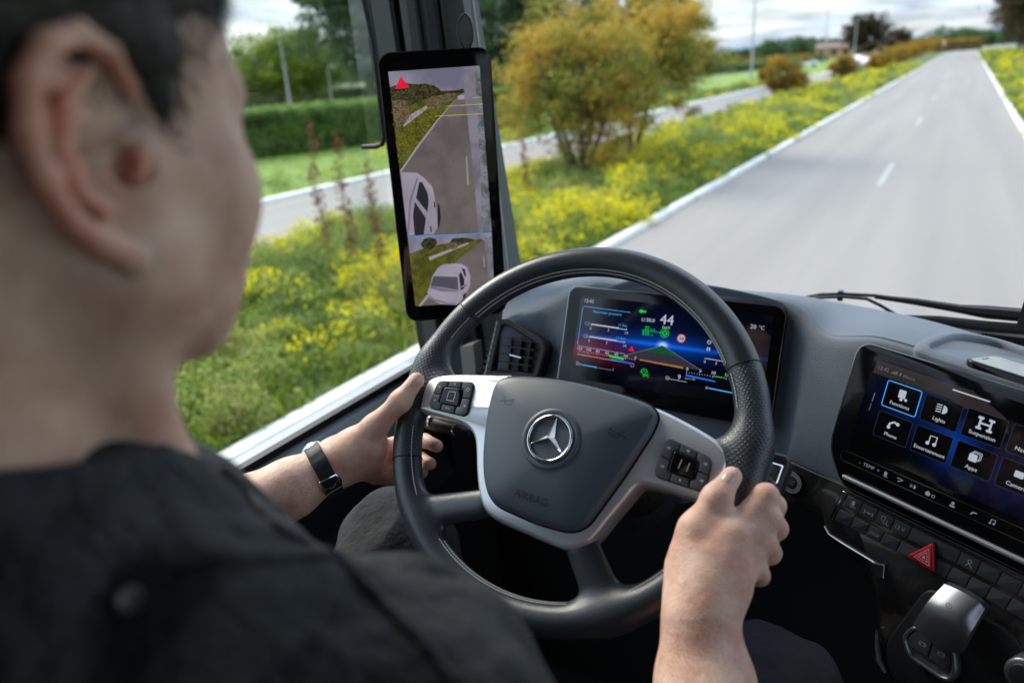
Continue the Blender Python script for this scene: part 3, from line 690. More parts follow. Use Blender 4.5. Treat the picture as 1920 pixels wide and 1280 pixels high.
pil('pillar_trim', pr(-.6995, -.67, 1.18, 1.19), pr(-.7715, -.735, 1.10, 1.10), m_pil)
pil('pillar_groove', pr(-.6695, -.655, 1.20, 1.20), pr(-.7345, -.722, 1.12, 1.12), m_black)
pil('pillar_edge', pr(-.6545, -.578, 1.20, 1.22, .05), pr(-.7215, -.709, 1.12, 1.13, .05), m_pil2)
mb = MB(); mb.tube([at_y(890 + dxx, yy, 1.17) for dxx, yy in ((-8, -40), (-6, 0), (8, 100), (30, 260), (48, 400), (66, 560))], .004, 6); mb.build('windscreen_edge', mat('pale windscreen edge', (.30, .32, .33), .5), cabt)
mb = MB(); mb.tube([at_y(x, y, 1.045) for x, y in ((672, -40), (684, 10), (699, 80), (709, 160), (716, 225), (720, 258), (716, 271), (706, 275), (680, 276))], .0042, 8); mb.build('grab_wire', m_rubber, cabt, smooth=True)
# tweeter grille
TW = Frame(at_y(873, 60, 1.06), (.86, .5, .0), (0, .1, -1))
mb = MB(); ov = [(.0125 * math.cos(a), .027 * math.sin(a)) for a in np.linspace(0, 2 * math.pi, 33)[:-1]]; slab(mb, TW, ov, -.03, .002, .0015); tw = mb.build('tweeter', m_rubber, cabt, smooth=True)
mb = MB()
for i in range(-6, 7):
    for j in range(-13, 14):
        x, y = i * .0018 + (j % 2) * .0009, j * .0018
        if (x / .0105) ** 2 + (y / .0245) ** 2 < 1: sheet(mb, TW, rrect(x - .0006, y - .0006, .0012, .0012, .0003, 1), .0025)
mb.build('tweeter_grille', mat('steel mesh', (.45, .46, .47), .4, metal=.5), tw, kind='stuff')
mb = MB(); mb.rings([[at_y(x, y, 1.12) + np.array([0, o, 0]) for x, y in ((863, 652), (887, 645), (892, 702), (868, 704))] for o in (.03, 0)]); mb.build('pillar_foot', mat('warm grey trim foot', (.27, .26, .23), .6), cabt)
mb = MB()
WF = Frame((-1.001, .6, 0), (0, 1, 0), (0, 0, -1)); WF.n = np.array([1., 0, 0])
q = at_x(778, 632, -1.0)
text(mb, WF, 'H', q[1] - .6, -q[2], .010, 0)
for i, (px, py, wd_) in enumerate(((768, 610, .018), (768, 617, .022), (768, 624, .016))):
    q = at_x(px, py, -1.0); strip(mb, WF, [(q[1] - .6, -q[2]), (q[1] - .6 + wd_, -q[2])], .002, 0)
mb.build('window_marking', mat('etched glass marking', (.5, .48, .12), .7), cabt)

# ---- dashboard body
dash = thing('dashboard', 'slate grey grained dashboard curving across under the windscreen', 'dashboard', (.1, 1.15, -.6))
farp = [at_y(x, y, d) for x, y, d in ((945, 580, 1.09), (985, 538, 1.2), (1040, 523, 1.27), (1110, 519, 1.31), (1180, 523, 1.32), (1330, 544, 1.32), (1500, 560, 1.325), (1600, 574, 1.33), (1720, 598, 1.335), (1830, 628, 1.335), (1920, 657, 1.335), (2100, 720, 1.335), (2500, 850, 1.32))]
rid = [at_y(940, 612, 1.00), at_y(980, 590, 1.02), at_y(1030, 570, 1.045)] + [CL.p(a, -.012, -.016) for a in (.03, .1, .2, .335)] + [at_y(1548, 628, 1.0)] + [CT.p(a, -.010, -.010) for a in (.02, .12, .22, .36, .60)]
bot = [CL.p(a, .30, -.016) for a in (-.115, -.06, -.02, .03, .1, .2)] + [CL.p(.345, .235, -.016), CT.p(-.055, .187, -.013)] + [CT.p(a, .187, -.013) for a in (.03, .12, .22, .36, .60)]
rows = []
for f_, r_, b_ in zip(farp, rid, bot):
    back = (f_ - r_); bn = back / np.linalg.norm(back); dnn = (b_ - r_) / np.linalg.norm(b_ - r_)
    rows.append([f_ + np.array([0, .02, -.06]), f_, r_ + back * .60 + (0, 0, .006), r_ + bn * .035 + (0, 0, .003), r_ + bn * .008, r_ + dnn * .010, r_ + dnn * .04, r_ * .5 + b_ * .5, b_, b_ + np.array([0, .03, -.01]), b_ + np.array([0, .2, -.06])])
A = np.array(rows)                                   # cols x rows x 3
G = np.array([smooth_poly(A[:, j], 6, False) for j in range(A.shape[1])])
G = np.array([smooth_poly(G[:, i], 6, False) for i in range(G.shape[1])])
ni, nj = G.shape[:2]; idx = np.arange(ni * nj).reshape(ni, nj)
Fq = np.stack([idx[:-1, :-1], idx[1:, :-1], idx[1:, 1:], idx[:-1, 1:]], -1).reshape(-1, 4)
obj('dash_skin', G.reshape(-1, 3), Fq, m_dash, dash, smooth=True, sharp=0)
# trays on the dashboard top: a raised lip standing on the skin
bvd = BVHTree.FromPolygons([Vector(v) for v in G.reshape(-1, 3)], [tuple(int(i) for i in f) for f in Fq])
def on_dash(px, py):
    d = ray(px, py); h = bvd.ray_cast(Vector((0, 0, 0)), Vector(d / np.linalg.norm(d))); return np.array(h[0]) if h[0] else at_z(px, py, -.40)
def tray(name, pts, hi, floor_px=None):
    P = np.array([on_dash(x, y) for x, y in pts]); P = smooth_poly(P, 4); c0 = P.mean(0); UP = np.array([0, 0, 1.]); rings = []
    far = np.clip((P[:, 1] - P[:, 1].min()) / (np.ptp(P[:, 1]) + 1e-6), 0, 1)
    for s_, hh in ((.012, -.012), (.012, .3), (.010, .62), (.006, .9), (.0, 1.), (-.004, .95), (-.007, .7), (-.008, -.002)):
        rings.append([p + (q_ := (p - c0) * (1, 1, 0)) / (np.linalg.norm(q_) + 1e-9) * s_ + UP * (hh * (hi[0] + (hi[1] - hi[0]) * f_) if hh > 0 else hh) for p, f_ in zip(P, far)])
    if np.cross(P[1] - P[0], c0 - P[0])[2] < 0: rings = [r[::-1] for r in rings]
    mb = MB(); mb.rings(rings, cap0=False, cap1=False); mb.build(name, m_dash, dash, smooth=True, sharp=0)
    mb = MB(); mb.add([p + (c0 - p) * .01 + UP * .0025 for p in P], [tuple(range(len(P)))]); mb.build('tray_mat', m_traymat, dash); return c0
m_traymat = mat('smooth grey tray liner', (.075, .085, .10), .4)
tray('rear_tray', ((1140, 552), (1160, 540), (1210, 537), (1330, 549), (1430, 566), (1458, 575), (1448, 586), (1300, 573), (1200, 562)), (.003, .013))
tray('phone_tray', ((1732, 658), (1738, 648), (1764, 641), (1800, 639), (1860, 650), (1930, 672), (2060, 716), (2110, 765), (2000, 744), (1900, 713), (1820, 688), (1756, 668)), (.002, .013))
# phone lying in the tray
A_ = on_dash(1814, 692) + (0, 0, .012); B_ = on_dash(1925, 728) + (0, 0, .012); C_ = on_dash(1856, 668) + (0, 0, .012)
PF = Frame(A_, B_ - A_, A_ - C_)
if PF.n[2] < 0: PF.n = -PF.n
PF.O = PF.p(-.004, -.066)
ph = thing('smartphone', 'smartphone lying in the dashboard tray, its screen reflecting the sky', 'phone', PF.O)
mb = MB(); slab(mb, PF, rrect(0, 0, .15, .070, .011), -.009, .0, .002); mb.build('case', m_gloss, ph, smooth=True)
mb = MB(); sheet(mb, PF, rrect(.003, .003, .144, .064, .009), .0004); mb.build('screen', mat('phone screen glass', (.55, .57, .60), .22, metal=.6), ph)
mb = MB(); strip(mb, PF, [(.008, .028), (.008, .044)], .0015, .0007); mb.build('earpiece', m_black, ph)

# ---- air vent left of the instrument display
VP_ = [CL.m(x, y, -.005) for x, y in ((914, 705), (938, 600), (958, 598), (1024, 640), (1027, 655), (1012, 710))]
vent = thing('air_vent', 'black upright air vent with thin slats left of the instrument display', 'air vent', CL.p(*CL.m(965, 660)))
mb = MB(); P = round_poly(VP_, .008); Pr = P if .5 * np.sum(P[:, 0] * np.roll(P[:, 1], -1) - np.roll(P[:, 0], -1) * P[:, 1]) < 0 else P[::-1]
VF = CL
mb.rings([VF.poly(inset(Pr, d), h) for d, h in ((0, -.03), (0, .003), (.002, .005), (.008, .005), (.010, .002), (.012, -.012))]); mb.build('vent_frame', m_dark, vent, smooth=True)
x0, y0 = CL.m(948, 622); x1, y1 = CL.m(1006, 705)
for i in range(7):
    t = i / 6; yy = y0 + .010 + (.080) * t
    mb = MB(); mb.box(VF.p((x0 + x1) / 2 - .0035 * t * 2 - .002, yy, .000), (.060, .0016, .012), [VF.h, VF.k, VF.n]); mb.build('vent_slat', m_dark if i != 3 else m_dark, vent)
for i in range(3):
    mb = MB(); mb.box(VF.p(x0 + .012 + i * .018, y0 + .05, -.008), (.0015, .085, .010), [VF.h, VF.k, VF.n]); mb.build('vent_vane', m_dark, vent)
q = CL.m(971, 668); mb = MB(); mb.tube([VF.p(q[0] - .011, q[1] - .001, .008), VF.p(q[0] + .011, q[1] + .001, .008)], .0018, 8, flat=1); mb.build('vent_tab', m_chrome, vent, smooth=True)
mb = MB(); strip(mb, VF, [CL.m(935, 602), CL.m(911, 708)], .0015, .006); mb.build('vent_trim_line', mat('dull metal line', (.25, .27, .28), .35, metal=.8), vent)
for i in range(9):
    q = CL.m(932 - 2.6 * i, 612 + 11 * i, .004); mb = MB(); mb.box(VF.p(q[0] - .004, q[1], .004), (.007, .004, .004), [VF.h, VF.k * .9 + VF.h * .3, VF.n]); mb.build('trim_tooth', m_dark, vent)

# ---- lower trim: chrome lines and the dark wood panel
WD = Frame(CT.p(0, 0, -.009), CT.h, CT.k)
def wood():
    m = mat('dark burr wood', (.03, .024, .02), .25, coat=1); nt = m.node_tree; b = nt.nodes['Principled BSDF']; tc = nt.nodes['Texture Coordinate']
    n = nt.nodes.new('ShaderNodeTexNoise'); n.inputs['Scale'].default_value = 16; n.inputs['Detail'].default_value = 9; n.inputs['Distortion'].default_value = 1.2; nt.links.new(tc.outputs['Object'], n.inputs['Vector'])
    r = nt.nodes.new('ShaderNodeValToRGB'); e = r.color_ramp.elements; e[0].position = .30; e[0].color = (.004, .004, .004, 1); e[1].position = .85; e[1].color = (.12, .11, .10, 1)
    x = e.new(.5); x.color = (.022, .020, .019, 1); nt.links.new(n.outputs[0], r.inputs[0]); nt.links.new(r.outputs[0], b.inputs['Base Color']); return m
m_wood = wood()
con = thing('centre_console', 'glossy dark burr wood console trim beside and below the centre display', 'console', CT.p(.1, .3, -.05))
mb = MB(); P = round_poly([WD.m(x, y) for x, y in ((1440, 846), (1590, 911), (1960, 1100), (1960, 1330), (1700, 1330), (1652, 1240), (1640, 1100), (1612, 1060), (1556, 1012), (1528, 968), (1498, 946), (1430, 930))], .012)
slab(mb, WD, P, -.03, .0, .003); mb.build('wood_panel', m_wood, con, smooth=True)
mb = MB(); strip(mb, WD, [WD.m(1440, 843), WD.m(1590, 909)], .0018, .0035); mb.build('chrome_line', m_chrome, con)
mb = MB(); mb.tube([WD.p(*WD.m(x, y), .001) for x, y in ((1548, 985), (1556, 1000), (1580, 1016), (1620, 1040), (1650, 1058))], .0022, 8); mb.build('chrome_edge', m_chrome, con, smooth=True)
mb = MB(); P = [WD.m(x, y) for x, y in ((1640, 1052), (1663, 1057), (1661, 1082), (1646, 1078))]; slab(mb, WD, P, 0, .006, .001); mb.build('chrome_clip', m_chrome, con)
mb = MB(); mb.tube([WD.p(*WD.m(x, y), .006) for x, y in ((1647, 1178), (1648, 1205), (1652, 1235), (1664, 1258))], [.002, .004, .005, .003], 8); mb.build('chrome_hook', m_chrome, con, smooth=True)
# lower black carcass under the console
mb = MB(); mb.rings([[CT.p(a, b, d) for a, b in ((.06, .24), (.5, .24), (.5, .8), (.10, .8))] for d in (-.30, -.055)]); mb.build('carcass', m_black, con)

# start button
m_ringm = mat('bright ring metal', (.75, .77, .8), .4, metal=.4)
SB = Frame(WD.p(*WD.m(1489, 903), .001), CT.h, CT.k); st = thing('start_button', 'round start stop button with silver rings on the wood trim', 'button', SB.O)
mb = MB(); slab(mb, SB, circle(0, 0, .0150, 32), 0, .004, .001); mb.build('outer_ring', m_gloss, st, smooth=True)
for nm, r_ in (('silver_ring', .0140), ('silver_ring', .0118), ('silver_ring', .0098)):
    mb = MB(); strip(mb, SB, circle(0, 0, r_, 36), .0010, .0048, True); mb.build(nm, m_ringm, st)
mb = MB(); slab(mb, SB, circle(0, 0, .0085, 28), .003, .0056, .0008); mb.build('push_cap', m_dark, st, smooth=True)
mb = MB(); text(mb, SB, 'START', 0, -.0008, .0032, .006, 'c'); text(mb, SB, 'STOP', 0, .0028, .0032, .006, 'c'); mb.build('lettering', m_icon, st)

# switch rows under the display
SW = Frame(CT.p(0, 0, -.010), CT.h, CT.k)
sw = thing('switch_panel', 'two rows of flat black rocker switches under the centre display', 'switch panel', SW.p(.15, .21))
m_key = mat('charcoal switch caps', (.055, .062, .072), .42, bump=(700, .15, .0004, 'noise'))
mb = MB(); slab(mb, SW, round_poly([(.030, .1885), (.50, .1885), (.50, .234), (.0215, .234)], .004), -.02, .0, .001); mb.build('switch_bed', m_gloss, sw, smooth=True)
mb = MB(); slab(mb, SW, round_poly([(.0285, .1885), (.0345, .1885), (.0262, .232), (.0205, .232)], .002), -.01, .0035, .0012); mb.build('chrome_end', m_chrome, sw, smooth=True)
cols1 = [.0366, .0577, .0785, .0995, .1206, .1774, .1986, .2198, .241, .262, .283]
for i, a in enumerate(cols1):
    b = cols1[i + 1] if i + 1 < len(cols1) else a + .021
    mb = MB(); slab(mb, SW, round_poly([(a, .1915), (b - .0009, .1915), (b - .0025, .2075), (a - .0016, .2075)], .001), 0, .0035, .0008); mb.build('switch_key', m_key, sw, smooth=True)
cols2 = [.0315, .0525, .0735, .0925, .1135, .173, .194, .215, .236, .257, .278]
for i, a in enumerate(cols2):
    b = cols2[i + 1] if i + 1 < len(cols2) else a + .021
    mb = MB(); slab(mb, SW, round_poly([(a, .2135), (b - .0009, .2135), (b - .003, .2295), (a - .002, .2295)], .001), 0, .0035, .0008); mb.build('switch_key', m_key, sw, smooth=True)
mb = MB()
text(mb, SW, '12 V', .1075, .2015, .0068, .004, 'c'); text(mb, SW, 'STOP', .0820, .2235, .0052, .004, 'c')
strip(mb, SW, [(.0625, .200), (.073, .200)], .0009, .004); strip(mb, SW, [(.0625, .197), (.0625, .203)], .0009, .004); strip(mb, SW, [(.073, .197), (.073, .203)], .0009, .004); sheet(mb, SW, circle(.0678, .200, .0014, 10), .004)
sheet(mb, SW, rrect(.0445, .1945, .004, .005, .0005), .004); strip(mb, SW, [(.043, .2015), (.046, .2000), (.051, .2025)], .0008, .004); strip(mb, SW, [(.044, .204), (.0475, .2005), (.0475, .204)], .0008, .004)
strip(mb, SW, rrect(.0845, .1945, .004, .006, .001), .0007, .004, True); strip(mb, SW, [(.087, .203), (.095, .203)], .0007, .004); strip(mb, SW, [(.0915, .198), (.0915, .2018)], .0007, .004)
strip(mb, SW, circle(.188, .1975, .002, 10), .0007, .004, True); strip(mb, SW, [(.185, .204), (.187, .200), (.192, .204)], .0008, .004)
mb.build('switch_symbols', m_icon, sw, kind='stuff')
hz = thing('hazard_button', 'raised red triangular hazard light button on the switch rows', 'button', SW.p(.146, .215))
T_ = [(.1268, .2245), (.1490, .1945), (.1592, .2275)]
m_red = mat('hazard red', (.62, .012, .03), .35, coat=.2)
mb = MB(); slab(mb, SW, round_poly(inset(T_ if False else T_, -.0012), .004), .002, .0065, .001); mb.build('button_rim', m_black, hz, smooth=True)
mb = MB(); slab(mb, SW, round_poly(T_, .004), .004, .0105, .002); mb.build('button_cap', m_red, hz, smooth=True)
mb = MB(); Tp = np.array(T_); cT = Tp.mean(0)
for s in (.56, .34): strip(mb, SW, cT + (Tp - cT) * s, .0012, .0108, True)
sheet(mb, SW, cT + (Tp - cT) * .13, .0108)
mb.build('triangle_symbol', mat('pinkish white print', (.85, .6, .65), .5), hz)

# parking brake lever with its black plate
LP = Frame(CT.p(*CT.m(1750, 1180, -.004), -.004), CT.h * .93 - CT.k * .12, CT.k + CT.h * .03)
lpm = lambda x, y, d=0: LP.m(x, y, d)
lev = thing('parking_brake_lever', 'satin silver parking brake lever on a black plate below the switches', 'brake lever', LP.O)
mb = MB(); slab(mb, LP, round_poly([lpm(x, y) for x, y in ((1738, 1098), (1905, 1190), (1960, 1330), (1725, 1330), (1662, 1262), (1658, 1205))], .016), -.02, .0, .003); mb.build('base_plate', m_dark, lev, smooth=True)
O1 = round_poly([lpm(x, y, .012) for x, y in ((1688, 1192), (1712, 1170), (1790, 1215), (1794, 1262), (1784, 1280), (1764, 1276), (1700, 1232))], .008)
mb = MB(); P = O1 if .5 * np.sum(O1[:, 0] * np.roll(O1[:, 1], -1) - np.roll(O1[:, 0], -1) * O1[:, 1]) < 0 else O1[::-1]
mb.rings([LP.poly(inset(P, d), h) for d, h in ((0, 0), (0, .010), (.0015, .012), (.004, .012), (.0055, .010), (.006, .006))]); mb.build('silver_bezel', m_lever, lev, smooth=True)
for pts in (((1700, 1196), (1716, 1182), (1748, 1200), (1738, 1232), (1704, 1212)), ((1751, 1202), (1782, 1220), (1782, 1246), (1768, 1252), (1741, 1234))):
    mb = MB(); slab(mb, LP, round_poly([lpm(x, y, .011) for x, y in pts], .003), .002, .011, .001); mb.build('toggle_switch', m_key, lev, smooth=True)
mb = MB()
for x, y in ((1729, 1207), (1764, 1226)):
    q = lpm(x, y, .012); strip(mb, LP, circle(q[0], q[1], .0022, 12), .0006, .0114, True); strip(mb, LP, circle(q[0], q[1], .0036, 8, 130, 230), .0006, .0114); strip(mb, LP, circle(q[0], q[1], .0036, 8, -50, 50), .0006, .0114)
mb.build('toggle_symbols', m_icon, lev, kind='stuff')
# hood of the lever: a curved satin shell
HQ = [[(1708, 1172), (1738, 1130), (1756, 1100)], [(1728, 1190), (1765, 1140), (1790, 1112)], [(1762, 1214), (1800, 1160), (1822, 1132)], [(1795, 1228), (1818, 1190), (1832, 1148)]]
hp = np.array([[LP.p(*lpm(x, y, .03), .016 + .020 * math.sin(math.pi * min(1, (j + .6) / 2.6)) - .004 * (i in (0, 3))) for j, (x, y) in enumerate(rw)] for i, rw in enumerate(HQ)])
G = np.array([smooth_poly(hp[:, j], 6, False) for j in range(3)]); G = np.array([smooth_poly(G[:, i], 6, False) for i in range(G.shape[1])])
ni, nj = G.shape[:2]; idx = np.arange(ni * nj).reshape(ni, nj); Fq = np.stack([idx[:-1, :-1], idx[1:, :-1], idx[1:, 1:], idx[:-1, 1:]], -1).reshape(-1, 4)
edge = [*idx[0, :], *idx[1:, -1], *idx[-1, -2::-1], *idx[-2:0:-1, 0]]; Vv = [tuple(v) for v in G.reshape(-1, 3)]; b0 = len(Vv); Vv += [tuple(np.array(Vv[e]) - LP.n * .012) for e in edge]
Fl = [tuple(f[::-1]) for f in Fq] + [(edge[i], edge[(i + 1) % len(edge)], b0 + (i + 1) % len(edge), b0 + i) for i in range(len(edge))]
obj('lever_hood', Vv, Fl, m_lever, lev, smooth=True, sharp=60)
mb = MB(); q = lpm(1781, 1134, .037); LQ = Frame(LP.p(q[0], q[1], .0375), LP.h, LP.k)
for dd in (0,): strip(mb, LQ, circle(0, 0, .003, 14), .0006, .002, True); text(mb, LQ, 'P', 0, .0014, .004, .002, 'c')
mb.build('brake_symbol', mat('dark print', (.06, .06, .06), .5), lev)
# silver rotary knob at the lower right corner
KN = Frame(CT.p(*CT.m(1925, 1262, .01), .0), LP.h, LP.k); kn = thing('rotary_knob', 'satin silver rotary knob cut by the lower right corner of the picture', 'knob', KN.O)
mb = MB(); slab(mb, KN, circle(0, 0, .018, 32), -.02, .020, .003); mb.build('knob_ring', m_lever, kn, smooth=True)
mb = MB(); slab(mb, KN, circle(0, 0, .013, 32), .018, .023, .002); mb.build('knob_cap', m_dark, kn, smooth=True)

# ---- wipers and bonnet edge outside the glass
m_wip = mat('wiper black', (.012, .013, .014), .45)
wp = thing('windscreen_wiper', 'black windscreen wiper with hoses lying along the foot of the windscreen', 'wiper', at_y(1800, 590, 1.43))
Yw = 1.44
mb = MB(); mb.tube([at_y(x, y, Yw) for x, y in ((1500, 562), (1515, 556), (1540, 552), (1580, 551), (1640, 554), (1700, 562))], .0032, 7, upv=(0, 1, 0)); mb.build('hose', m_wip, wp, smooth=True)
mb = MB(); mb.tube([at_y(x, y, Yw - .01) for x, y in ((1505, 565), (1530, 558), (1580, 556), (1625, 560), (1650, 572), (1680, 590), (1700, 596))], .0030, 7, upv=(0, 1, 0)); mb.build('hose', m_wip, wp, smooth=True)
mb = MB(); mb.tube([at_y(x, y, Yw) for x, y in ((1640, 556), (1720, 566), (1800, 579), (1850, 585), (1930, 592))], [.004, .0065, .008, .012, .012], 8, upv=(0, 1, 0)); mb.build('wiper_arm', m_wip, wp, smooth=True)
mb = MB(); mb.tube([at_y(x, y, Yw - .01) for x, y in ((1690, 594), (1760, 601), (1850, 612), (1930, 618))], [.004, .009, .010, .010], 8, upv=(0, 1, 0)); mb.build('wiper_blade', m_wip, wp, smooth=True)
mb = MB(); mb.box(at_y(1576, 554, Yw), (.009, .012, .018)); mb.build('hose_clip', m_wip, wp)
mb = MB(); mb.rings([[at_y(x, y, yy) for x, y in ((1740, 606), (2200, 640), (2200, 720), (1740, 640))] for yy in (1.50, 1.47)]); mb.build('bonnet_panel', mat('white truck bodywork', (.7, .7, .68), .3, coat=.5), cabt)
mb = MB(); mb.rings([[at_y(x, y, yy) for x, y in ((1840, 624), (2200, 668), (2200, 700), (1840, 634))] for yy in (1.465, 1.45)]); mb.build('bonnet_gap', m_wip, cabt)
mb = MB(); mb.rings([[at_y(x, y, yy) for x, y in ((1925, 548), (1960, 548), (1950, 625), (1904, 615))] for yy in (1.33, 1.28)]); mb.build('sensor_bracket', m_dark, cabt)

# =================================================================== STEERING WHEEL
WC = np.array([-.343, .6695, -.383]); _th = R_(40.5); WN = np.array([0, -math.cos(_th), math.sin(_th)])
_u = np.array([1., 0, 0]); _v = np.cross(WN, _u); _t = R_(4)
WU = _u * math.cos(_t) - _v * math.sin(_t); WV = _u * math.sin(_t) + _v * math.cos(_t)
WROT = Matrix(((WU[0], WV[0], WN[0]), (WU[1], WV[1], WN[1]), (WU[2], WV[2], WN[2])))
RIM, RT_ = .2065, .0180
def WL(px, py, h=0.):
    d = ray(px, py); X = d * (((WC + WN * h) @ WN) / (d @ WN)) - WC; return np.array([X @ WU, X @ WV])
def WP(px, py, h=0.):       # pixel -> cab coordinates on the wheel plane raised by h
    a, b = WL(px, py, h); return WC + WU * a + WV * b + WN * h
class WFrame(Frame):
    def __init__(s, h=0): s.O = np.array([0, 0, h], float); s.h = np.array([1., 0, 0]); s.k = np.array([0, -1., 0]); s.n = np.array([0, 0, 1.])
WFr = WFrame()
def wl(pts, h): return [(a, -b) for a, b in (WL(x, y, h) for x, y in pts)]
wheel = thing('steering_wheel', 'four-spoke black leather steering wheel with silver trim, turned slightly clockwise', 'steering wheel', WC, WROT)

def leather(name, perf):
    m = mat(name, (.026, .033, .043), .33, spec=.6); nt = m.node_tree; b = nt.nodes['Principled BSDF']; tc = nt.nodes['Texture Coordinate']
    N_ = lambda t, **k: nt.nodes.new(t)
    def M_(op, a, b_=None):
        n = N_('ShaderNodeMath'); n.operation = op
        for i, x in enumerate((a, b_)):
            if x is None: continue
            if hasattr(x, 'is_output'): nt.links.new(x, n.inputs[i])
            else: n.inputs[i].default_value = x
        return n.outputs[0]
    nz = N_('ShaderNodeTexVoronoi'); nz.inputs['Scale'].default_value = 900; nt.links.new(tc.outputs['Object'], nz.inputs['Vector'])
    bn = N_('ShaderNodeBump'); bn.inputs['Strength'].default_value = .25; bn.inputs['Distance'].default_value = .0006
    nt.links.new(nz.outputs['Distance'], bn.inputs['Height']); last = bn.outputs[0]
    if perf:
        s = N_('ShaderNodeSeparateXYZ'); nt.links.new(tc.outputs['Object'], s.inputs[0]); X, Y, Z = s.outputs
        r = M_('SQRT', M_('ADD', M_('MULTIPLY', X, X), M_('MULTIPLY', Y, Y))); ang = M_('ARCTAN2', Y, X)
        ph = M_('MULTIPLY', M_('ARCTAN2', Z, M_('SUBTRACT', r, RIM)), 26 / (2 * math.pi)); q = M_('MULTIPLY', ang, 420 / (2 * math.pi))
        par = M_('MULTIPLY', M_('MODULO', M_('FLOOR', M_('ADD', q, 4000.)), 2.), .5)
        a = M_('SUBTRACT', M_('FRACT', M_('ADD', q, 4000.)), .5); c = M_('SUBTRACT', M_('FRACT', M_('ADD', M_('ADD', ph, par), 4000.)), .5)
        dist = M_('SQRT', M_('ADD', M_('MULTIPLY', a, a), M_('MULTIPLY', c, c)))
        hole = N_('ShaderNodeMapRange'); hole.interpolation_type = 'SMOOTHSTEP'; hole.inputs[1].default_value = .18; hole.inputs[2].default_value = .34; nt.links.new(dist, hole.inputs[0])
        b2 = N_('ShaderNodeBump'); b2.inputs['Strength'].default_value = .45; b2.inputs['Distance'].default_value = .0008; nt.links.new(hole.outputs[0], b2.inputs['Height']); nt.links.new(last, b2.inputs['Normal']); last = b2.outputs[0]
        mxx = N_('ShaderNodeMix'); mxx.data_type = 'RGBA'; mxx.inputs[6].default_value = (.004, .004, .005, 1); mxx.inputs[7].default_value = (.040, .050, .063, 1); nt.links.new(hole.outputs[0], mxx.inputs[0]); nt.links.new(mxx.outputs[2], b.inputs['Base Color'])
    nt.links.new(last, b.inputs['Normal']); return m
m_lea = leather('smooth black leather', False); m_perf = leather('perforated black leather', True)

fld = Field((-.235, -.235, -.034), (.235, .235, .036), .002)
def torus(P):
    r = np.hypot(P[..., 0], P[..., 1]); return np.hypot((r - RIM) * 1.0, P[..., 2]) - RT_
fld.put(torus, (-.23, -.23, -.02), (.23, .23, .02), .004)
pol = lambda r, a: (r * math.cos(R_(a)), r * math.sin(R_(a)))
# webs where rim and side spokes join
for s in (1, -1):
    fld.cap((s * .200, .030, .000), (s * .168, .012, .004), .014, .013, .026, flat=((0, 0, 1), 1.25))
    fld.cap((s * .200, -.012, .000), (s * .172, .000, .004), .014, .013, .020, flat=((0, 0, 1), 1.25))
# lower leather spokes
sp1a = wl([(815, 955), (905, 945)], .005); sp2a = wl([(1135, 1135), (1095, 1030)], .005)
for (p, q), w0 in ((sp1a, .019), (sp2a, .021)):
    fld.cap((p[0], -p[1], .0), (q[0], -q[1], .006), w0, w0 * .9, .016, flat=((0, 0, 1), 2.0))
Vr, Fr = fld.mesh(); Vr = relax(Vr, Fr, 3)
# split into leather panels by angle
ctr = Vr[Fr].mean(1); ang = np.degrees(np.arctan2(ctr[:, 1], ctr[:, 0])) % 360; rad = np.hypot(ctr[:, 0], ctr[:, 1])
aTR, aTL = 32.5, 148.5; aBL = 206.5; aBR = 326.
grp = np.where((ang > aTR) & (ang < aTL), 0, np.where((ang >= aTL) & (ang < aBL), 1, np.where((ang >= aBL) & (ang < aBR), 2, 3)))
low = (rad < RIM - .026) & (grp == 2)
grp[low & (ang < 260)] = 4; grp[low & (ang >= 260)] = 5
for g, nm, m_, lab in ((0, 'rim', m_lea, 'smooth upper arc of the rim'), (1, 'rim_grip', m_perf, 'left perforated grip of the rim'), (2, 'rim', m_lea, 'smooth lower arc of the rim'), (3, 'rim_grip', m_perf, 'right perforated grip of the rim'), (4, 'lower_spoke', m_lea, None), (5, 'lower_spoke', m_lea, None)):
    f = Fr[grp == g]; us, inv = np.unique(f, return_inverse=True); obj(nm, Vr[us], inv.reshape(f.shape), m_, wheel, sp='local', smooth=True, sharp=0, label=lab)
m_seam = mat('dark leather seam', (.006, .006, .007), .7)
for a in (aTR, aTL, aBL, aBR):
    mb = MB(); c = np.array([*pol(RIM, a), 0]); ur = np.array([*pol(1, a), 0]); P = [c + (ur * math.cos(t) + np.array([0, 0, 1]) * math.sin(t)) * (RT_ + .0002) for t in np.linspace(0, 2 * math.pi, 31)]
    mb.tube(P, .0007, 5, cap=False); mb.build('seam', m_seam, wheel, sp='local')
# stitching along the inner edge
m_st = mat('pale grey thread', (.5, .51, .52), .8); mb = MB()
def stitch_row(a0, a1, phi, step=1.15, ln=.0030):
    a = a0
    while a < a1:
        r = RIM - (RT_ + .0003) * math.cos(phi); z = (RT_ + .0003) * math.sin(phi)
        c = np.array([*pol(r, a), z]); t = np.array([-math.sin(R_(a)), math.cos(R_(a)), 0]); nn = np.array([*(-math.cos(phi) * np.array(pol(1, a))), math.sin(phi)]); b = np.cross(nn, t)
        mb.box(c, (ln, .0011, .0012), [t, b, nn]); a += step
for ph in (.62, .36): stitch_row(35, 147, ph)
for ph in (.55, .30): stitch_row(240, 292, ph)
for ph in (.75,): stitch_row(150, 160, ph); stitch_row(196, 236, ph); stitch_row(20, 31, ph); stitch_row(298, 330, ph)
mb.build('stitching', m_st, wheel, sp='local', kind='stuff')

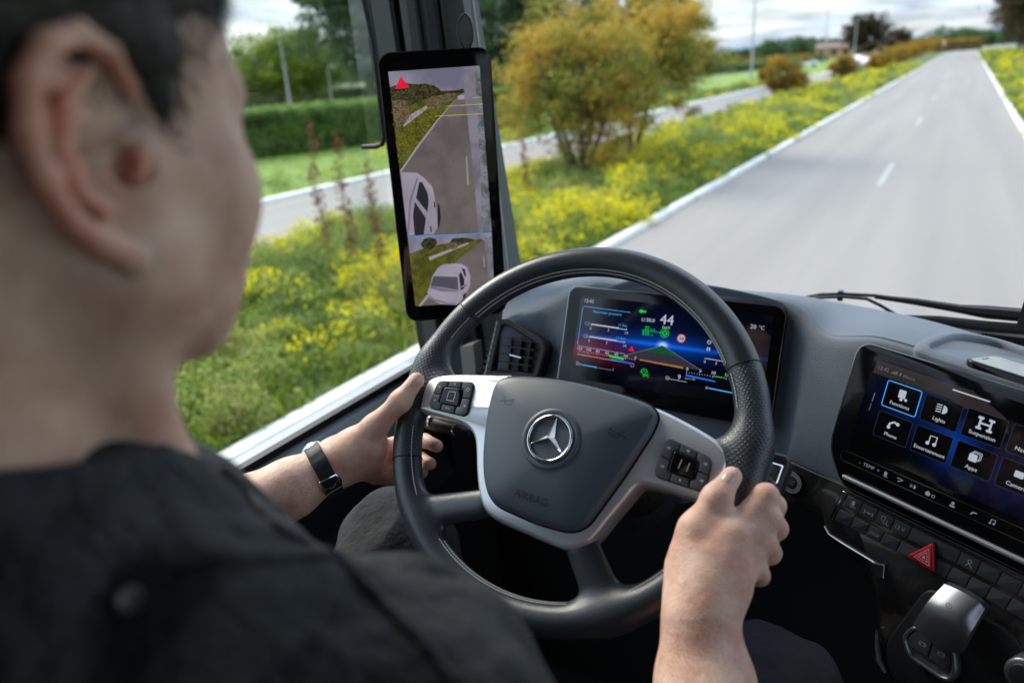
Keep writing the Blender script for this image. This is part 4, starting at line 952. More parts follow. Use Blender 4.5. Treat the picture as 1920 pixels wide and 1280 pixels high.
# silver trim plate with its two side spokes
plate_px = [(806, 708), (832, 700), (875, 698.5), (935, 700), (958, 701), (990, 716), (1100, 745), (1205, 778), (1222, 762), (1240, 766), (1287, 789), (1338, 819), (1357, 838), (1364, 858), (1364, 880), (1346, 915), (1322, 937), (1287, 930), (1246, 918), (1206, 910), (1191, 915), (1180, 929), (1142, 974), (1122, 999), (1104, 1017), (1086, 1026), (1066, 1030), (1042, 1025), (981, 999), (937, 980), (915, 966), (902, 948), (894, 920), (890, 880), (889, 845), (886, 818), (874, 801), (850, 790), (789, 771), (786, 757), (795, 724)]
P = smooth_poly(wl(plate_px, .020), 3)
mb = MB(); Pq = P if .5 * np.sum(P[:, 0] * np.roll(P[:, 1], -1) - np.roll(P[:, 0], -1) * P[:, 1]) < 0 else P[::-1]
mb.rings([WFr.poly(inset(Pq, d), h) for d, h in ((0, -.008), (-.0, .010), (.0008, .015), (.0028, .019), (.0055, .0208))]); mb.build('silver_trim', m_satin, wheel, sp='local', smooth=True, sharp=50)

# airbag cover
air_px = [(940, 707), (964, 703), (1000, 704.5), (1050, 710), (1100, 720), (1162, 737), (1205, 752), (1221, 762), (1229, 776), (1227, 790), (1217, 812), (1200, 838), (1178, 872), (1160, 898), (1137, 930), (1112, 964), (1098, 981), (1080, 991), (1060, 993), (1037, 988), (1000, 977), (960, 960), (930, 945), (914, 926), (906, 900), (903, 870), (904, 830), (910, 780), (918, 740), (926, 718)]
P = smooth_poly(wl(air_px, .030), 3); Pa = P if .5 * np.sum(P[:, 0] * np.roll(P[:, 1], -1) - np.roll(P[:, 0], -1) * P[:, 1]) < 0 else P[::-1]
m_air = mat('soft grey airbag skin', (.062, .080, .104), .46, bump=(900, .15, .0004, 'noise'), spec=.45)
mb = MB(); mb.rings([WFr.poly(inset(Pa, d), h) for d, h in ((-.0022, .0), (-.0022, .0212), (.0, .0216))]); mb.build('airbag_gap', m_black, wheel, sp='local', smooth=True)
ctr = Pa.mean(0); mb = MB(); rings = [WFr.poly(Pa, .012), WFr.poly(Pa, .0245)]
for d in (.0010, .0030): rings.append(WFr.poly(inset(Pa, d), .0245 + .0055 * math.sin(min(1, d / .004) * 1.4)))
base = inset(Pa, .0050)
def dome(s): return .0305 + .0135 * (1 - s ** 2.4)
for s in (1, .93, .85, .75, .62, .48, .34, .2, .08): rings.append(WFr.poly(ctr + (base - ctr) * s, dome(s)))
mb.rings(rings); ab = mb.build('airbag_cover', m_air, wheel, sp='local', smooth=True, sharp=0)
bv = BVHTree.FromPolygons([Vector(v) for v in mb.V], mb.F)
def drape(mbx, V2, F2, off):
    V = []
    for x, y in V2:
        h = bv.ray_cast(Vector((x, y, .2)), Vector((0, 0, -1))); V.append((x, y, (h[0].z if h[0] else .03) + off))
    mbx.add(V, F2)
mb = MB(); V, F = text2d('AIRBAG'); q = WL(993, 931, .04); wdt = V[:, 0].max(); V2 = [(q[0] + (v[0] - wdt / 2) * .0118, q[1] + (v[1] - .35) * .0118) for v in V]; drape(mb, V2, F, .0003); mb.build('airbag_lettering', mat('embossed dark skin', (.018, .021, .025), .5), wheel, sp='local')
for px, py, s in ((947, 751, 1), (1156, 814, -1)):
    q = WL(px, py, .04); mb = MB(); fl = Frame((0, 0, 0), (1, 0, 0), (0, -1, 0)); fl.n = np.array([0, 0, 1.])
    t = MB(); strip(t, fl, [(-.009 * s, .001), (-.003 * s, -.0015), (.004 * s, -.0015), (.009 * s, -.005)], .0009, 0); strip(t, fl, [(-.003 * s, -.0015), (-.001 * s, .0025), (.005 * s, .003), (.008 * s, .001)], .0009, 0); strip(t, fl, [(.009 * s, -.005), (.0085 * s, .002)], .0009, 0); strip(t, fl, [(-.007 * s, -.006), (-.003 * s, -.003)], .0008, 0)
    drape(mb, [(q[0] + v[0], q[1] + v[1]) for v in t.V], t.F, .0003); mb.build('horn_symbol', MATS['embossed dark skin'], wheel, sp='local')
# badge: ring and three pointed star in a dark recess
bc = WL(1031.5, 822, .044); bz = .0428
BF = WFrame(bz); BF.O = np.array([bc[0], bc[1], bz])
mb = MB(); cir = lambda r: [(r * math.cos(t), r * math.sin(t)) for t in np.linspace(0, -2 * math.pi, 49)[:-1]]
mb.rings([BF.poly(cir(r), h) for r, h in ((.0345, -.004), (.0335, .0016), (.0300, .0018), (.0275, .0012), (.0262, .0002))], cap0=False); mb.build('badge_recess', m_air, wheel, sp='local', smooth=True, sharp=0)
mb = MB(); mb.tube([BF.p(.0247 * math.cos(t), .0247 * math.sin(t), .0028) for t in np.linspace(0, 2 * math.pi, 49)], .0017, 8, cap=False); ring = mb.build('badge_ring', m_chrome, wheel, sp='local', smooth=True, sharp=0)
mb = MB(); sheet(mb, BF, cir(.0262), .0006); mb.build('badge_ground', mat('badge slate', (.05, .058, .066), .35), wheel, sp='local')
mb = MB()
for k in range(3):
    a = R_(90 + 120 * k); t = np.array([math.cos(a), -math.sin(a)]) * .0245; l = np.array([math.cos(a + R_(60)), -math.sin(a + R_(60))]) * .0052; r2 = np.array([math.cos(a - R_(60)), -math.sin(a - R_(60))]) * .0052
    o_ = BF.p(0, 0, .0056); T3 = BF.p(*t, .0028); L3 = BF.p(*l, .0010); R3 = BF.p(*r2, .0010); mb.add([o_, L3, T3, R3], [(0, 2, 1), (0, 3, 2)])
mb.build('badge_star', m_chrome, wheel, sp='local')

# button pads
m_pad = mat('slate button caps', (.045, .052, .062), .45)
def bil(c, u, v): c = np.array(c, float); return (c[0] * (1 - u) + c[1] * u) * (1 - v) + (c[3] * (1 - u) + c[2] * u) * v
def button_pad(corners, right):
    c = wl(corners, .021); fr = WFr
    Q = lambda pts: [bil(c, u, v) for u, v in pts]
    mb = MB(); slab(mb, fr, round_poly(Q([(0, 0), (1, 0), (1, 1), (0, 1)]), .0085, 8), .012, .0222, .0008); pad = mb.build('button_pad', m_dark, wheel, sp='local', smooth=True)
    cells = [((.02, .02), (.31, .02), (.31, .2), (.22, .26), (.22, .485), (.02, .485)), ((.02, .515), (.22, .515), (.22, .74), (.31, .80), (.31, .98), (.02, .98)),
             ((.335, .02), (.675, .02), (.655, .215), (.345, .215)), ((.345, .785), (.655, .785), (.675, .98), (.335, .98)),
             ((.70, .02), (.98, .02), (.98, .485), (.78, .485), (.78, .26), (.70, .2)), ((.78, .515), (.98, .515), (.98, .98), (.70, .98), (.70, .80), (.78, .74))]
    for i, cc_ in enumerate(cells):
        P = np.array(Q(cc_)); rr = [.0015] * len(P)
        if i == 0: rr[0] = .007
        if i == 1: rr[-1] = .007
        if i == 4: rr[1] = .007
        if i == 5: rr[2] = .007
        mb = MB(); slab(mb, fr, round_poly(P, rr, 4), .021, .0238, .0007); mb.build('button', m_pad, pad, sp='local', smooth=True)
    mb = MB(); slab(mb, fr, round_poly(Q([(.25, .24), (.75, .24), (.75, .76), (.25, .76)]), .004, 5), .021, .0246, .0010); mb.build('centre_button', m_gloss, pad, sp='local', smooth=True)
    mb = MB()
    if right:
        for u in (.44, .60): P = Q([(u, .38), (u - .02, .62)]); strip(mb, fr, P, .0007, .0249)
    else:
        P = Q([(.42, .36), (.60, .36), (.60, .64), (.42, .64)]); strip(mb, fr, round_poly(P, .001), .0007, .0249, True)
    for i, (u, v) in enumerate(((.12, .25), (.12, .72), (.5, .12), (.5, .88), (.88, .25), (.88, .72))):
        q = np.array(Q([(u, v)])[0])
        if not right and i == 3: text(mb, fr, 'OFF', q[0], q[1] + .001, .0034, .0241, 'c'); continue
        if not right and i == 4: strip(mb, fr, circle(q[0], q[1], .0019, 10), .0006, .0241, True); continue
        if right and i == 3: mb.add(fr.poly([q + (-.001, 0), q + (.0012, .0014), q + (.0012, -.0014)], .0241), [(0, 1, 2)]); continue
        strip(mb, fr, [q + (-.002, -.0006), q + (.0002, -.001), q + (.0012, .0012)], .0006, .0241); strip(mb, fr, circle(q[0] + .0009, q[1] - .0006, .0011, 8), .0005, .0241, True)
    mb.build('button_symbols', m_icon, pad, sp='local', kind='stuff')
button_pad([(822, 713), (892, 716), (877, 783), (803, 765)], False)
button_pad([(1250, 818), (1338, 860), (1324, 926), (1224, 893)], True)

# column shroud and stalks behind the wheel
colm = thing('steering_column', 'grained black steering column shroud behind the wheel', 'steering column', WC - WN * .1)
sc = Field((-.50, .60, -.68), (-.16, .98, -.32), .005)
cA = WC - WN * .035; cB = WC - WN * .24
sc.cap(cA, cB, .052, .085, .02); sc.ell(cA - WN * .02 + WU * .065 - WV * .03, (.055, .045, .045), .03); sc.ell(cA - WN * .03 - WU * .05 - WV * .02, (.05, .045, .045), .03)
sc.cap(cA - WN * .05 + WU * .05 + WV * .035, cA - WN * .05 - WU * .05 + WV * .035, .032, .032, .03)
V, F = sc.mesh(); V = relax(V, F, 2); obj('shroud', V, F, mat('coarse grained black shroud', (.022, .024, .027), .42, bump=(420, .9, .0022, 'vor')), colm, smooth=True, sharp=0)
lst = thing('control_stalk', 'left black control stalk with silver collar behind the wheel', 'stalk', WP(830, 795, -.04), group='column stalks')
mb = MB(); mb.tube([WP(800, 790, -.045), WP(822, 797, -.045), WP(850, 803, -.045), WP(880, 810, -.05)], [.009, .010, .008, .006], 12); mb.build('stalk_body', m_dark, lst, smooth=True)
mb = MB(); mb.tube([WP(809, 789, -.044), WP(812, 790, -.044)], [.0106, .0106], 12); mb.build('stalk_collar', m_chrome, lst, smooth=True)
mb = MB(); mb.tube([WP(853, 803, -.043), WP(856, 804, -.043)], [.0085, .0085], 12); mb.build('stalk_collar', m_chrome, lst, smooth=True)
rst = thing('gear_stalk', 'right stalk with mirror-bright silver end beside the start button', 'stalk', WP(1455, 885, -.03), group='column stalks')
mb = MB(); slab(mb, Frame(WP(1455, 886, -.035), WU, -WV), round_poly([(-.022, -.019), (.008, -.019), (.013, -.012), (.010, .022), (-.022, .020)], .006), -.014, .012, .005); mb.build('stalk_body', m_dark, rst, smooth=True)
mb = MB(); slab(mb, Frame(WP(1456, 886, -.021), WU, -WV), round_poly([(-.018, -.010), (.006, -.009), (.0045, .013), (-.018, .012)], .003), -.004, .004, .0035); mb.build('stalk_cap', m_chrome, rst, smooth=True)

# =================================================================== DISPLAYS
EW = emit('display white', (.74, .80, .95), .58); EG = emit('display green', (.01, .75, .06), .8); EB = emit('display blue', (.02, .16, .85), .85); ER = emit('display red', (.85, .01, .04), .9)
EO = emit('display amber', (.55, .26, .05), .6); EBL = emit('display light blue', (.08, .42, .95), .8); EDG = emit('display dim grey', (.20, .21, .26), .6); EFG = emit('display forest', (.008, .13, .045), .6); EY = emit('display yellow', (.75, .70, .01), .7)
EGR = emit('display road grey', (.06, .055, .09), .5); ECY = emit('display cyan', (.0, .45, .48), .7)
def glow_mat(name, spots, size=1.):
    """a lit screen ground: sum of soft round glows, panel metres in object space"""
    m = bpy.data.materials.new(name); m.use_nodes = True; nt = m.node_tree; b = nt.nodes['Principled BSDF']; b.inputs['Base Color'].default_value = (.003, .003, .004, 1); b.inputs['Roughness'].default_value = .08
    tc = nt.nodes.new('ShaderNodeTexCoord'); acc = None
    for (pos, ax1, ax2, r1, r2, col) in spots:
        def dotn(axis, r):
            d = nt.nodes.new('ShaderNodeVectorMath'); d.operation = 'DOT_PRODUCT'; s_ = nt.nodes.new('ShaderNodeVectorMath'); s_.operation = 'SUBTRACT'; nt.links.new(tc.outputs['Object'], s_.inputs[0]); s_.inputs[1].default_value = pos
            nt.links.new(s_.outputs[0], d.inputs[0]); d.inputs[1].default_value = tuple(np.array(axis) / r); p = nt.nodes.new('ShaderNodeMath'); p.operation = 'POWER'; a = nt.nodes.new('ShaderNodeMath'); a.operation = 'ABSOLUTE'; nt.links.new(d.outputs['Value'], a.inputs[0]); nt.links.new(a.outputs[0], p.inputs[0]); p.inputs[1].default_value = 2; return p.outputs[0]
        ad = nt.nodes.new('ShaderNodeMath'); ad.operation = 'ADD'; nt.links.new(dotn(ax1, r1), ad.inputs[0]); nt.links.new(dotn(ax2, r2), ad.inputs[1])
        e = nt.nodes.new('ShaderNodeMath'); e.operation = 'MULTIPLY'; e.inputs[1].default_value = -1; nt.links.new(ad.outputs[0], e.inputs[0]); x = nt.nodes.new('ShaderNodeMath'); x.operation = 'EXPONENT'; nt.links.new(e.outputs[0], x.inputs[0])
        c = nt.nodes.new('ShaderNodeVectorMath'); c.operation = 'SCALE'; c.inputs[0].default_value = col; nt.links.new(x.outputs[0], c.inputs['Scale'])
        if acc is None: acc = c.outputs[0]
        else: s2 = nt.nodes.new('ShaderNodeVectorMath'); s2.operation = 'ADD'; nt.links.new(acc, s2.inputs[0]); nt.links.new(c.outputs[0], s2.inputs[1]); acc = s2.outputs[0]
    nt.links.new(acc, b.inputs['Emission Color']); b.inputs['Emission Strength'].default_value = 1 / 2 ** EXPO; return m
def part(name, m, parent, fn, **k):
    mb = MB(); fn(mb); return mb.build(name, m, parent, **k)
m_edge = mat('polished display edge', (.30, .31, .33), .2, metal=1)

# ---- instrument display
ins = thing('instrument_display', 'wide instrument display behind the wheel showing 44 km/h, gauges and a lane graphic', 'display', CL.p(0, 0))
o0 = np.array(CL.p(0, 0)); lp = lambda a, b: tuple(CL.p(a, b) - o0)
part('housing', m_gloss, ins, lambda mb: slab(mb, CL, rrect(-.002, -.002, .335, .172, .016), -.018, -.0012, .001), smooth=True)
part('edge_line', m_edge, ins, lambda mb: strip(mb, CL, rrect(-.0015, -.0015, .334, .171, .016), .0012, -.0008, True))
gl = glow_mat('instrument screen glow', [(lp(.1641, .0743), CL.h, CL.k, .075, .014, (.001, .035, .27)), (lp(.1641, .0743), CL.h, CL.k, .11, .003, (.003, .08, .45)), (lp(.1641, .0735), CL.h, CL.k, .006, .004, (.4, .7, 1.2)), (lp(.05, .097), CL.h, CL.k, .055, .014, (.13, .003, .010)), (lp(.1641, .06), CL.h, CL.k, .11, .05, (.0005, .003, .02))])
part('screen', gl, ins, lambda mb: sheet(mb, CL, rrect(.020, .013, .297, .132, .004), -.0004))
def f(mb):
    text(mb, CL, '12:42', .0265, .0225, .0078, .0002); text(mb, CL, '20', .287, .0335, .0085, .0002); text(mb, CL, '\u00b0C', .2985, .0335, .0075, .0002)
part('clock_and_temperature', EW, ins, f)
def f(mb):
    text(mb, CL, '44', .165, .0425, .0215, .0002, 'c', .0003); text(mb, CL, 'km/h', .1655, .0485, .0060, .0002, 'c')
    text(mb, CL, '50.0', .1330, .0415, .0080, .0002, bold=.0002); strip(mb, CL, circle(.1285, .0388, .0026, 12, -60, 200), .0007, .0002); strip(mb, CL, [(.1285, .0388), (.1262, .0365)], .0007, .0002)
part('speed_readout', EW, ins, f)
part('pressure_box', EBL, ins, lambda mb: strip(mb, CL, [(.1062, .0306), (.0285, .0292), (.0262, .0315), (.0255, .090), (.0275, .0925), (.1062, .0947)], .0008, .0002))
part('pressure_title', EBL, ins, lambda mb: text(mb, CL, 'Reservoir pressure', .045, .0375, .0062, .0002))
def f(mb):
    for y0, n in ((.0565, '1'), (.0762, '2')):
        strip(mb, CL, [(.044, y0), (.1040, y0 + .0012)], .0010, .0002)
        for u, t in ((.0, '0'), (.5, '7'), (1, '14')):
            x = .0445 + .0595 * u; strip(mb, CL, [(x, y0 - .001), (x, y0 + .002)], .0007, .0002); text(mb, CL, t, x, y0 + .0082, .0062, .0002, 'c')
        text(mb, CL, n, .0388, y0 + .0012, .0042, .0002, 'c')
    for i, t in enumerate(('120', '100', '80', '60', '40', '20', '0')):
        x = .030 + .0157 * i; text(mb, CL, t, x, .0985 + .0003 * i, .0064, .0002, 'c')
        for j in range(5):
            xx = x + .00314 * j
            if i < 6 or j == 0: strip(mb, CL, [(xx, .1003), (xx, .1003 + (.0026 if j == 0 else .0014))], .0006, .0002)
    strip(mb, CL, [(.0275, .1058), (.124, .1085)], .0006, .0002)
    for i, t in enumerate(('0', '5', '10', '15', '20')):
        x = .2058 + .0193 * i; text(mb, CL, t, x, .1062, .0070, .0002, 'c', .0002)
        for j in range(5):
            xx = x + .00386 * j; strip(mb, CL, [(xx, .1080), (xx, .1080 + (.0028 if j == 0 else .0014))], .0006, .0002)
    text(mb, CL, '9', .1955, .1205, .0098, .0002, 'c', .0002); strip(mb, CL, [(.181, .1222), (.208, .1230)], .0006, .0002); strip(mb, CL, rrect(.1760, .1190, .0046, .0046, .0005), .0005, .0002, True); text(mb, CL, 'A', .1783, .1225, .0036, .0002, 'c')
    text(mb, CL, 'rpm x 100', .2045, .1185, .0036, .0002); text(mb, CL, 'km/h', .118, .1130, .0032, .0002)
    text(mb, CL, '0', .0345, .1230, .0058, .0002, 'c'); text(mb, CL, '1', .0905, .1235, .0052, .0002, 'c'); text(mb, CL, '0', .2378, .1288, .0062, .0002, 'c')
    strip(mb, CL, rrect(.0285, .1180, .0028, .0042, .0004), .0006, .0002, True)
part('gauge_scales', EW, ins, f, kind='stuff')
part('bar_labels', EBL, ins, lambda mb: (text(mb, CL, '11 bar', .1045, .0535, .0060, .0002, 'r'), text(mb, CL, '11 bar', .1040, .0735, .0060, .0002, 'r'), strip(mb, CL, rrect(.0345, .0535, .0070, .0045, .001), .0006, .0002, True), strip(mb, CL, rrect(.0345, .0735, .0070, .0045, .001), .0006, .0002, True)))
part('pressure_level', EW, ins, lambda mb: (strip(mb, CL, [(.044, .0557), (.091, .0566)], .0016, .0003), strip(mb, CL, [(.044, .0754), (.091, .0763)], .0016, .0003)))
part('fuel_level', EBL, ins, lambda mb: (strip(mb, CL, [(.0375, .1215), (.064, .1222)], .0016, .0003), strip(mb, CL, [(.2405, .1267), (.285, .1285)], .0018, .0003)))
part('fuel_rest', EDG, ins, lambda mb: (strip(mb, CL, [(.0645, .1222), (.088, .1228)], .0010, .0003),))
part('speed_range', EG, ins, lambda mb: (sheet(mb, CL, [(.0800, .0995), (.1060, .1015), (.1060, .1045), (.0830, .1030), (.0800, .1005)], .0003), [strip(mb, CL, [(.2455 + .0035 * i, .1085), (.2475 + .0035 * i, .1085)], .0014, .0003) for i in range(5)]))
part('speed_bar', EB, ins, lambda mb: (sheet(mb, CL, [(.0850, .1052), (.1230, .1072), (.1230, .1092), (.0850, .1072)], .0003),))
part('engine_speed_bar', EB, ins, lambda mb: (sheet(mb, CL, [(.2050, .1118), (.2490, .1148), (.2490, .1168), (.2050, .1145)], .0003),))
def f(mb):
    sheet(mb, CL, [(.1195, .0268), (.1245, .0230), (.1245, .0252), (.1285, .0252), (.1285, .0285), (.1245, .0285), (.1245, .0307)], .0002); sheet(mb, CL, [(.1292, .0252), (.1312, .0252), (.1312, .0285), (.1292, .0285)], .0002)
    text(mb, CL, '22', .1320, .0538, .0080, .0002, bold=.0002); text(mb, CL, 'km/h', .1415, .0538, .0040, .0002); strip(mb, CL, [(.1285, .0552), (.158, .0556)], .0007, .0002); text(mb, CL, '235', .1290, .0620, .0080, .0002, bold=.0002); text(mb, CL, 'm', .1435, .0620, .0042, .0002)
    strip(mb, CL, circle(.1645, .0556, .0064, 22), .0008, .0002, True); strip(mb, CL, circle(.1645, .0556, .0030, 14), .0016, .0002, True)
    for a in (0, 90, 180, 270): strip(mb, CL, [(.1645 + .003 * math.cos(R_(a)), .0556 + .003 * math.sin(R_(a))), (.1645 + .005 * math.cos(R_(a)), .0556 + .005 * math.sin(R_(a)))], .0014, .0002)
    text(mb, CL, 'PPC', .1390, .1250, .0064, .0002, bold=.0002); strip(mb, CL, circle(.1410, .1180, .0050, 14, 150, 380), .0009, .0002); strip(mb, CL, circle(.1405, .1185, .0026, 10, 150, 380), .0008, .0002)
part('green_symbols', EG, ins, f, kind='stuff')
part('lane_road', EGR, ins, lambda mb: sheet(mb, CL, [(.1641, .0748), (.2240, .1030), (.2, .1025), (.131, .1000), (.1050, .0985)], -.0002))
part('lane_green', EFG, ins, lambda mb: sheet(mb, CL, [(.1641, .0750), (.1920, .0875), (.1330, .0860)], .0000))
part('lane_edge', EDG, ins, lambda mb: (strip(mb, CL, [(.1641, .0745), (.1010, .0992)], .0010, .0003), strip(mb, CL, [(.1641, .0745), (.2285, .1038)], .0010, .0003)))
part('amber_bar', EO, ins, lambda mb: sheet(mb, CL, [(.1300, .0993), (.1985, .1015), (.2010, .1045), (.1315, .1012)], .0003))
part('warning_triangle', ER, ins, lambda mb: sheet(mb, CL, [(.1162, .0815), (.1212, .0895), (.1112, .0890)], .0003))
part('limit_sign_face', EW, ins, lambda mb: sheet(mb, CL, circle(.1908, .0602, .0064, 24), .0002)); part('limit_sign_ring', ER, ins, lambda mb: strip(mb, CL, circle(.1908, .0602, .0059, 24), .0014, .0004, True))
part('limit_sign_number', mat('sign black', (.01, .01, .01), .5), ins, lambda mb: text(mb, CL, '50', .1908, .0628, .0072, .0005, 'c', .0004))
def f(mb):
    text(mb, CL, 'Din', .2310, .0535, .0090, .0002); text(mb, CL, '0:00', .2465, .0635, .0078, .0002); text(mb, CL, '0:00', .2465, .0735, .0078, .0002)
    strip(mb, CL, circle(.2325, .0605, .0028, 14), .0007, .0002, True); strip(mb, CL, [(.2300, .0605), (.2350, .0605)], .0007, .0002)
    for x in (.2305, .2335): sheet(mb, CL, rrect(x, .0680, .0016, .0050, .0003, 1), .0002)
    strip(mb, CL, [(.2290, .0845), (.285, .0860)], .0010, .0002)
    for i, t in enumerate(('0', '3', '6', '9')): text(mb, CL, t, .2300 + .0163 * i, .0915, .0062, .0002, 'c')
part('trip_readout', EW, ins, f)

# ---- centre display
cd = thing('centre_display', 'large tilted touchscreen with menu tiles on the right of the dashboard', 'display', CT.p(0, 0))
out_ = round_poly([(0, -.003), (.40, -.003), (.40, .1835), (.030, .1835), (-.001, .1400)], [.022, .02, .02, .02, .02], 8)
part('housing', m_gloss, cd, lambda mb: slab(mb, CT, out_, -.022, -.0012, .0012), smooth=True)
part('edge_line', m_edge, cd, lambda mb: strip(mb, CT, out_, .0013, -.0008, True))
o0c = np.array(CT.p(0, 0)); lc = lambda a, b: tuple(CT.p(a, b) - o0c)
part('screen', glow_mat('centre screen glow', [(lc(.138, .078), CT.h, CT.k, .022, .022, (.001, .028, .20)), (lc(.20, .09), CT.h, CT.k, .07, .03, (.002, .004, .030)), (lc(.09, .05), CT.h, CT.k, .04, .03, (.0005, .008, .06))]), cd, lambda mb: sheet(mb, CT, rrect(.024, .010, .36, .118, .002), -.0006))
part('status_band', emit('display status brown', (.030, .024, .022), .8), cd, lambda mb: sheet(mb, CT, [(.0285, .0135), (.140, .0135), (.178, .0300), (.186, .046), (.120, .0305), (.0275, .0300)], -.0003))
part('status_line', EDG, cd, lambda mb: (text(mb, CT, '12:42', .0315, .0235, .0066, .0002), [sheet(mb, CT, [(.049 + .0019 * i, .0235), (.049 + .0019 * i, .0222 - .0009 * i), (.0506 + .0019 * i, .0222 - .0009 * i), (.0506 + .0019 * i, .0235)], .0002) for i in range(4)], sheet(mb, CT, rrect(.0592, .0195, .002, .0040, .0004, 1), .0002), text(mb, CT, 'iPhone', .0635, .0238, .0052, .0002)))
part('handle_bar', EW, cd, lambda mb: strip(mb, CT, [(.1198, .0190), (.1594, .0190)], .0016, .0002))
part('page_mark', EDG, cd, lambda mb: (strip(mb, CT, [(.0370, .0525), (.0365, .0640)], .0012, .0002), strip(mb, CT, [(.0362, .0665), (.0360, .0760)], .0008, .0002)))
m_tile = mat('menu tile', (.004, .004, .005), .1); e_tile = emit('tile outline', (.05, .07, .13), .5)
def tile(col, row, cap, icon, sel=False):
    x = .0484 + .0465 * col; y = .0325 + .0385 * row; root = part('menu_tile', m_tile, cd, lambda mb: sheet(mb, CT, rrect(x, y, .0412, .0315, .0022), -.0002)); root['label'] = 'menu tile reading ' + cap
    part('tile_outline', EBL if sel else e_tile, root, lambda mb: strip(mb, CT, rrect(x, y, .0412, .0315, .0022), .0012 if sel else .0005, .0001, True))
    part('caption', EW, root, lambda mb: text(mb, CT, cap, x + .0206, y + .0265, .0062, .0002, 'c', .00012))
    part('icon', EW, root, lambda mb: icon(mb, x + .0206, y + .0118))
def i_truck(mb, x, y): sheet(mb, CT, round_poly([(x - .0045, y - .006), (x + .004, y - .006), (x + .004, y + .004), (x - .0045, y + .004)], .001), .0002); sheet(mb, CT, circle(x, y + .0055, .002, 12), .0003); sheet(mb, CT, rrect(x + .004, y + .003, .003, .003, .0003, 1), .0003)
def i_light(mb, x, y): sheet(mb, CT, circle(x + .001, y, .005, 14, -90, 90), .0002); [strip(mb, CT, [(x - .0065, y - .004 + .0027 * i), (x - .0005, y - .0045 + .0027 * i)], .0011, .0002) for i in range(4)]
def i_susp(mb, x, y): [strip(mb, CT, [(x + s * .0055, y - .005), (x + s * .0055, y + .005)], .0022, .0002) for s in (-1, 1)]; strip(mb, CT, [(x - .0055, y), (x + .0055, y)], .0020, .0003); [sheet(mb, CT, rrect(x + s * .0055 - .003, y + t, .006, .0028, .0006, 1), .0004) for s in (-1, 1) for t in (-.0072, .0045)]
def i_phone(mb, x, y): strip(mb, CT, [(x - .0055, y + .0045), (x - .0045, y - .001), (x + .0, y - .0042), (x + .0058, y - .0030)], .0024, .0002); sheet(mb, CT, circle(x - .0048, y + .0035, .0022, 10), .0003); sheet(mb, CT, circle(x + .0048, y - .003, .0022, 10), .0003)
def i_music(mb, x, y): strip(mb, CT, [(x - .003, y + .004), (x - .003, y - .005), (x + .0045, y - .0055), (x + .0045, y + .003)], .0013, .0002); sheet(mb, CT, circle(x - .0042, y + .0042, .0022, 10), .0003); sheet(mb, CT, circle(x + .0034, y + .0036, .0022, 10), .0003)
def i_apps(mb, x, y): strip(mb, CT, rrect(x - .002, y - .0065, .0085, .008, .001), .0007, .0002, True); strip(mb, CT, rrect(x - .0035, y - .005, .0085, .008, .001), .0007, .0003, True); sheet(mb, CT, rrect(x - .0055, y - .0032, .0085, .0085, .001), .0004)
def i_nav(mb, x, y): sheet(mb, CT, [(x, y - .006), (x + .005, y + .005), (x, y + .0025), (x - .005, y + .005)], .0002)
def i_cam(mb, x, y): sheet(mb, CT, rrect(x - .006, y - .0035, .009, .007, .001), .0002); sheet(mb, CT, [(x + .0035, y - .001), (x + .007, y - .0035), (x + .007, y + .0035), (x + .0035, y + .001)], .0002)
tile(0, 0, 'Functions', i_truck, True); tile(1, 0, 'Lights', i_light); tile(2, 0, 'Suspension', i_susp); tile(0, 1, 'Phone', i_phone); tile(1, 1, 'Entertainment', i_music); tile(2, 1, 'Apps', i_apps); tile(3, 0, 'Navigation', i_nav); tile(3, 1, 'Cameras', i_cam)
# touch strip and silver bars
part('touch_strip_outline', m_edge, cd, lambda mb: strip(mb, CT, rrect(.0172, .1355, .40, .0135, .005), .0008, .0002, True))
def f(mb):
    text(mb, CT, '-  TEMP  +', .0425, .1440, .0060, .0003); y = .1425
    sheet(mb, CT, rrect(.0750, y - .0030, .0035, .005, .0006, 1), .0003); strip(mb, CT, [(.0745, y + .003), (.080, y + .003)], .0008, .0003)
    strip(mb, CT, [(.0905, y - .002), (.0965, y - .002)], .0008, .0003); strip(mb, CT, [(.0925, y + .002), (.0955, y), (.0980, y - .002)], .0010, .0003)
    sheet(mb, CT, circle(.1115, y, .0024, 10, -90, 90), .0003); strip(mb, CT, [(.1070, y - .001), (.1100, y - .001)], .0008, .0003); strip(mb, CT, [(.1070, y + .001), (.1100, y + .001)], .0008, .0003)
    sheet(mb, CT, [(.1280, y - .003), (.1310, y), (.1300, y + .003), (.1262, y + .003), (.1250, y)], .0003); strip(mb, CT, circle(.1345, y + .001, .0017, 8), .0006, .0003, True)
    sheet(mb, CT, circle(.1560, y - .0012, .0018, 10), .0003); sheet(mb, CT, rrect(.1530, y + .0012, .006, .0022, .0008, 1), .0003)
    strip(mb, CT, [(.1760, y + .002), (.1775, y - .001), (.1815, y - .0015)], .0014, .0003); strip(mb, CT, [(.1965, y + .002), (.1965, y - .0025), (.2005, y - .003), (.2005, y + .0015)], .0009, .0003); sheet(mb, CT, circle(.1960, y + .002, .0012, 8), .0003); sheet(mb, CT, circle(.1998, y + .0015, .0012, 8), .0003)
part('touch_strip_symbols', emit('display soft grey', (.32, .34, .38), .6), cd, f)
part('silver_bar', m_satin, cd, lambda mb: slab(mb, CT, round_poly([(.0270, .1655), (.42, .1655), (.42, .1705), (.0285, .1705)], .0016), -.003, .004, .002), smooth=True)
part('chrome_line', m_edge, cd, lambda mb: strip(mb, CT, [(.036, .1790), (.42, .1800)], .0009, .0003))
part('chrome_line', m_edge, cd, lambda mb: strip(mb, CT, [(.036, .1850), (.42, .1862)], .0012, .0036 - .0100))

